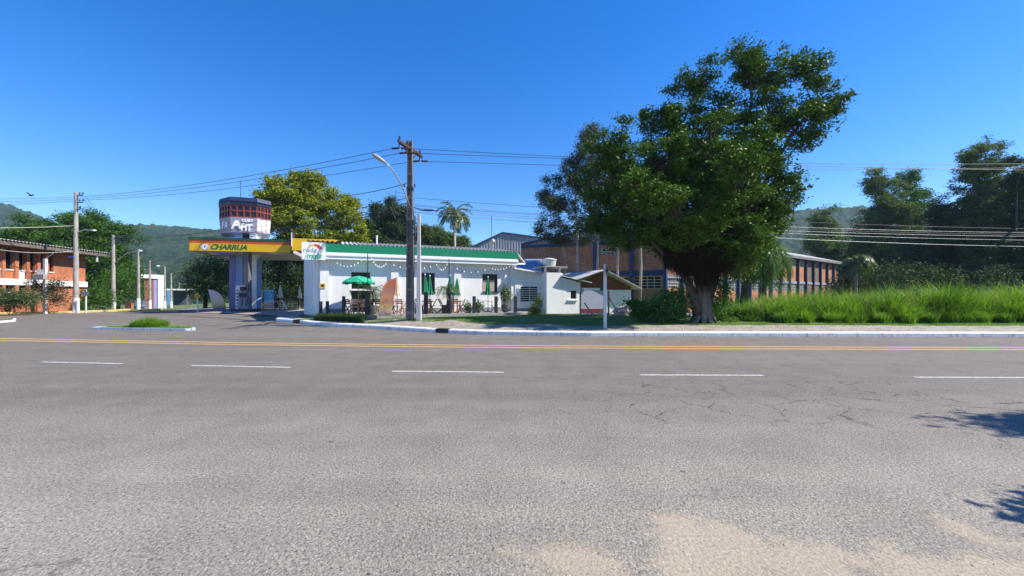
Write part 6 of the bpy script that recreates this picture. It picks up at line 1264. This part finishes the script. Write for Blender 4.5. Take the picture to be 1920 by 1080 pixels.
def metal_set():
    b = TP(914,1.0); r = empty('metal_table', b, 'thin black metal folding table under the umbrella at the tan window', 'table'); mb = MB(); mb.box((-.32+b.x,b.y-.3,b.z+.70),(b.x+.32,b.y+.3,b.z+.72)); mb.build('tabletop', DSTEEL, r)
    for s in (-.28,.28):
        for q in (-1,1): mb = MB(); mb.bar(b+Vector((s,-.28*q,0)), b+Vector((s,.28*q,.7)), .02); mb.build('leg', DSTEEL, r)
    for i, (px, sg, lab) in enumerate(((903,-1,'thin metal frame chair left of the metal table'),(927,1,'thin metal frame chair right of the metal table'))):
        b = TP(px,1.05); c = empty('metal_chair', b, lab, 'chair', 'thin metal chairs on the terrace'); mb = MB()
        for q in (-.2,.2): mb.tube([b+Vector((sg*.25,q,0)), b+Vector((-sg*.2,q,.45)), b+Vector((-sg*.18,q,.46))], .014, 6); mb.tube([b+Vector((-sg*.22,q,0)), b+Vector((sg*.1,q,.45)), b+Vector((sg*.26,q,.88))], .014, 6)
        mb.build('frame', DSTEEL, c); mb = MB(); mb.box((b.x-.2,b.y-.2,.6+.44),(b.x+.2,b.y+.2,.6+.46)); mb.build('seat', STEEL, c); mb = MB(); mb.bar(b+Vector((sg*.18,-.2,.66)), b+Vector((sg*.18,.2,.66)), .02, .1); mb.bar(b+Vector((sg*.25,-.2,.84)), b+Vector((sg*.25,.2,.84)), .02, .07); mb.build('backrest', STEEL, c)
metal_set()
# potted plants
POTG = mat('grey_pot', (.14,.13,.12), .7, .15, 4)
def pot(r, b, R_, h, m=POTG, sq=False):
    mb = MB()
    if sq: mb.box((b.x-R_,b.y-R_,b.z),(b.x+R_,b.y+R_,b.z+h)); 
    else: mb.lathe(b, [(R_*.55,0),(R_*.85,h*.3),(R_,h*.7),(R_*.98,h*.97),(R_*.88,h)], 16)
    mb.build('pot', m, r, smooth=False)
def potted_palm(px, v_, H_, fl, nf, lab, R_, ph, sq=False, m=LPALM, pm=POTG):
    b = TP(px, v_); r = palm('potted_palm', lab, b+Vector((0,0,ph*.9)), 0, b+Vector((0,0,H_)), nf, fl, .9, m=m, lr=.22, trunk_r=.045, lw=.010, bark=BARKD, seglen=20, cat='potted plant')
    mb = MB(); bb = b
    if sq: mb.box((bb.x-R_,bb.y-R_,bb.z),(bb.x+R_,bb.y+R_,bb.z+ph))
    else: mb.lathe(bb, [(R_*.55,0),(R_*.85,ph*.3),(R_,ph*.7),(R_*.98,ph*.97),(R_*.88,ph)], 16)
    mb.build('pot', pm, r); return r
potted_palm(698, 1.9, 1.25, 1.0, 18, 'feathery potted palm in a big round grey pot beside the open umbrella', .30, .52, m=LMID)
potted_palm(838, 1.6, 1.45, .95, 18, 'feathery potted palm in a square dark planter left of the black mast', .27, .5, True, pm=WOODD)
def bamboo_pot(px, v_, lab, R_, ph, H_, wdt, m=LYEL, n=70):
    b = TP(px, v_); r = empty('potted_plant', b, lab, 'potted plant'); pot(r, b, R_, ph); mb = MB()
    for k in range(7): mb.tube([b+Vector((random.uniform(-.08,.08),random.uniform(-.08,.08),ph*.9)), b+Vector((random.uniform(-.2,.2),random.uniform(-.2,.2),H_*.8))], .012, 5)
    mb.build('stem', WOODP, r, fix=False); clump_mesh('foliage', [(b.x,b.y,b.z+H_*.7,wdt,wdt,H_*.3),(b.x,b.y,b.z+H_*.45,wdt*.7,wdt*.7,H_*.3)], n, 9, .10, .16, m, r, .25)
bamboo_pot(948, 1.5, 'tall bushy potted plant in a grey pot at the right end of the terrace', .28, .50, 1.75, .36, LPALM, 110)
bamboo_pot(879, 1.7, 'low green plant in a dark pot left of a black bollard', .17, .25, .62, .26, LMID, 40); bamboo_pot(897, 1.75, 'low green plant right of a black bollard', .15, .2, .68, .25, LMID, 45)
# bollards and light masts
GB = 'black bollards along the terrace edge'
def bollard(): 
    r = empty('bollard', (0,0,0), '', 'bollard', GB); mb = MB(); mb.box((-.085,-.085,0),(.085,.085,1.02)); mb.build('post', BLACK, r, bev=.01); mb = MB(); mb.box((-.1,-.1,0),(.1,.1,.03)); mb.build('base_plate', DSTEEL, r); return r
bp = bollard(); used = False
for px, v_, lab in ((601.5,.75,'black bollard nearest the station sign, leftmost of the row'),(614,1.0,'black bollard second from the station sign'),(644.5,1.3,'black bollard left of the open green umbrella'),(889,2.0,'black bollard between the two low green plants'),(930,2.0,'black bollard left of the tall bushy potted plant'),(966.5,1.7,'black bollard at the right end of the terrace')):
    p = TP(px, v_); 
    if px < 640: p.z = g(p.x,p.y)
    place(bp, used, p, math.atan2(W.u.y, W.u.x), lab, 'bollard', GB); used = True
GMm = 'black masts carrying the bulb strings'; masts = []
for px, v_, py0, lab in ((689.5,2.15,474,'tall thin black mast in front of the first potted palm'),(842,2.1,486,'tall thin black mast right of the square planter'),(799,2.1,546,'short thick black post in front of the pair of closed green umbrellas')):
    b = TP(px, v_); zt = Z(py0, b.y); r = empty('light_mast', b, lab, 'mast', GMm); mb = MB(); th = .11; mb.box((b.x-th,b.y-th,b.z),(b.x+th,b.y+th,min(zt,b.z+1.25))); mb.build('thick_base', BLACK, r, bev=.01)
    if zt > b.z+1.5: mb = MB(); mb.tube([(b.x,b.y,b.z+1.25),(b.x,b.y,zt)], .026, 8); mb.build('rod', BLACK, r)
    masts.append(Vector((b.x, b.y, zt)))
# bulb strings
BULB = mat('frosted_bulb', (.85,.84,.80), .3, .02, 5, bmp=0)
def string(pts_px, lab):
    pts = [P(a, b_, c_) for a, b_, c_ in pts_px]; r = empty('bulb_string', pts[0], lab, 'light string', 'strings of white bulbs under the eave'); mb = MB(); mb.tube([p+Vector((0,0,.07)) for p in pts], .006, 4); mb.build('cable', WIREM, r)
    for p in pts[1:-1]: 
        mb = MB(); mb.lathe(p, [(.008,-.045),(.030,-.025),(.035,0),(.025,.03),(.016,.05),(.016,.075)], 10); mb.build('bulb', BULB, r, smooth=True)
    return r
def cat_(x0,y0,x1,y1,sag,n,Y0,Y1): return [(x0+(x1-x0)*i/n, y0+(y1-y0)*i/n+sag*4*(i/n)*(1-i/n), Y0+(Y1-Y0)*i/n) for i in range(n+1)]
string(cat_(625,489,684,483,14,9,21.9,20.4), 'string of white bulbs hanging left of the first black mast')
string(cat_(693,479,727,491,16,9,20.4,22.3), 'short string of white bulbs directly right of the first black mast')
string(cat_(727,493,830,492,13,9,22.3,22.8), 'long string of bulbs passing behind the utility pole')
string(cat_(818,494,841,488,16,7,22.6,21.8), 'small deep loop of bulbs left of the second black mast')
string(cat_(844,497,922,500,13,6,21.8,24.6), 'wide shallow string of bulbs right of the second black mast'); string(cat_(918,503,960,497,6,8,24.6,25.4), 'last string of bulbs near the right end of the eave')

# ---- odds and ends by the annex
GS = 'leaning timber poles in the yard'
for (xa, ya, xb, yb, Y, rr_, lab) in ((1088,604,1088,548,23.6,.05,'upright pink timber post at the corner of the annex'),(1114,604,1098,568,23.4,.035,'short timber leaning left behind the road sign post'),(1141,605,1141,545,23.3,.055,'upright timber post right of the road sign post'),(1165,604,1142,553,23.2,.035,'long timber leaning against the upright post')):
    p = P(xa, ya, Y); q = P(xb, yb, Y); p.z = g(p.x, p.y)-.05; q = q+Vector((0,.4 if xa != xb else 0,0)); mb = MB(); mb.bar(p, q, rr_*1.6); tag(mb.build('timber_pole', mat('pinkish_timber', (.38,.22,.16), .8, .2, 8)), lab, 'timber', GS)
n = 26; mb = MB()
RB = mat('rubble', (.45,.36,.30), .9, .3, 5)
for k, (px, py, Y, s, lab) in enumerate(((1182,588,25.2,.75,'biggest tan boulder behind the low leafy shrub'),(1168,590,24.8,.42,'smaller pale boulder left of the big tan one'))):
    c = P(px, py, Y); c.z = g(c.x, c.y)+s*.3; bm = bmesh.new(); bmesh.ops.create_icosphere(bm, subdivisions=2, radius=s)
    for v_ in bm.verts: v_.co = Vector((v_.co.x*1.2, v_.co.y, v_.co.z*.6))*(1+.18*math.sin(v_.co.x*7+k)+.12*math.sin(v_.co.z*9+v_.co.y*5))+c
    mb = MB(); mb.add([v_.co for v_ in bm.verts], [[v.index for v in f.verts] for f in bm.faces]); bm.free(); tag(mb.build('boulder', RB), lab, 'boulder')
mb = MB()
for k in range(34):
    px = random.uniform(1096,1170); Y = random.uniform(23.6,25.4); c = Vector((X(px,Y), Y, 0)); c.z = g(c.x,c.y)+.02+random.random()*.12; a = random.uniform(0,3); d = Vector((math.cos(a), math.sin(a), random.uniform(-.1,.3)))*random.uniform(.15,.5); mb.bar(c, c+d, random.uniform(.04,.12), .03)
tag(mb.build('rubble_pile', mat('pale_rubble', (.55,.50,.46), .9, .2, 5)), 'heap of pale boards and rubble on the grass beside the leaning timbers', 'rubble', kind='stuff')
# table, chairs and fence in the shade beyond the forecourt
b = Vector((X(543,35),35,g(X(543,35),35)+.02)); t = table(WOODP, ''); t.location = b; tag(t, 'wooden table in the shade under the canopy between two closed umbrellas', 'table'); t['group'] = 'tables under the canopy'
t = table(WHITE2, ''); t.location = (X(518,35.5),35.5,g(X(518,35.5),35.5)+.02); tag(t, 'white table behind the blue banner under the canopy', 'table'); t['group'] = 'tables under the canopy'
c = chair(WHITE2, ''); c.location = (X(533,34.2),34.2,g(X(533,34.2),34.2)+.02); c.rotation_euler = (0,0,2); tag(c, 'white chair beside the pale green umbrella under the canopy', 'chair'); c['group'] = 'chairs under the canopy'
mb = MB(); fr = Fr((X(492,38),38), (X(572,37),37)); z0 = .4; rr = empty('picket_fence', fr.p(fr.L/2,0,z0), 'low dark picket fence at the back of the forecourt', 'fence')
for k in range(int(fr.L/.14)): fr.box(mb, k*.14, k*.14+.07, 0, .02, z0, z0+1.15)
mb.build('pickets', WOODD, rr); mb = MB(); fr.box(mb, 0, fr.L, .021, .05, z0+.3, z0+.37); fr.box(mb, 0, fr.L, .021, .05, z0+.85, z0+.92); mb.build('rail', WOODD, rr)
mb = MB(); x = X(645,20.4)
# flying bird and small dark birds
def bird(px, py, Y, s, lab):
    c = P(px, py, Y); mb = MB(); mb.tube([c+Vector((-.5*s,0,0)), c+Vector((-.2*s,0,.03*s)), c+Vector((.15*s,0,.03*s)), c+Vector((.42*s,0,.05*s)), c+Vector((.55*s,0,.02*s))], [.03*s,.09*s,.11*s,.07*s,.01*s], 7); r = mb.build('bird', BLACK, smooth=True); tag(r, lab, 'bird')
    for q in (-1,1): mb = MB(); mb.prism([c+Vector((.2*s,0,.05*s)), c+Vector((0,q*.35*s,.40*s)), c+Vector((-.2*s,q*.75*s,.55*s)), c+Vector((-.15*s,q*.3*s,.2*s)), c+Vector((-.15*s,0,.05*s))], (0,0,.015*s)); mb.build('wing', BLACK, r)
bird(58, 367, 40, .55, 'dark bird flying above the brick building')

# fallen leaves under the fig, along the pavement and gutter
n = 1500; lx = RNG.uniform(-8, 26, n); q = RNG.random(n); ly = kerb_y(lx)+np.where(q < .25, RNG.uniform(-.22,-.02,n), RNG.uniform(.4, 3.2, n)); lz = np.where(q < .25, .012, gz(lx, ly)+.03)
a = RNG.uniform(0,6.28,n); L_ = RNG.uniform(.03,.075,n); dx, dy = np.cos(a)*L_, np.sin(a)*L_
V = np.stack([np.stack([lx-dx,ly-dy,lz],1), np.stack([lx+dy*.4,ly-dx*.4,lz+.006],1), np.stack([lx+dx,ly+dy,lz+.003],1), np.stack([lx-dy*.4,ly+dx*.4,lz+.008],1)],1).reshape(-1,3)
tag(npmesh('fallen_leaves', V, np.arange(4*n).reshape(-1,4), leafmat('dry_leaf', (.10,.05,.02), (.34,.22,.08), .1, .8, .1), rnd=RNG.random(n)), 'scattered dry leaves on the pavement, verge and gutter', 'fallen leaves', kind='stuff')
# dry stalks standing in the field
n = 700; yy_ = 20.8+RNG.random(n)**1.5*7; pxg = RNG.uniform(1420, 2060, n); V, Fq = blades((pxg-960)/F*yy_, yy_, RNG.uniform(1.2,2.3,n), .012, .35, 3)
tag(npmesh('dry_stalks', V, Fq, leafmat('straw', (.25,.18,.07), (.50,.42,.20), .2, .8, .1), rnd=np.repeat(RNG.random(n), 3)), 'straw coloured dry stalks rising among the tall green grass', 'dry stalks', kind='stuff')

# ---------------------------------------------------------------- the air between here and the hills
bm_ = MB(); bm_.box((-2150,-215,-8), (2150,1015,215)); hz = bm_.build('haze', None, org=(0,0,0)); tag(hz, kind='stuff')
m = bpy.data.materials.new('haze_air'); m.use_nodes = True; nt = m.node_tree; nt.nodes.clear(); o_ = nt.nodes.new('ShaderNodeOutputMaterial'); pv = nt.nodes.new('ShaderNodeVolumePrincipled')
pv.inputs['Density'].default_value = .00021; pv.inputs['Color'].default_value = (.50,.70,1,1); pv.inputs['Anisotropy'].default_value = .1
nt.links.new(pv.outputs[0], o_.inputs['Volume']); hz.data.materials.append(m)
tag(hz, 'thin blue haze in the air over the whole place', 'haze')
S.cycles.volume_bounces = 0; S.cycles.volume_step_rate = 4
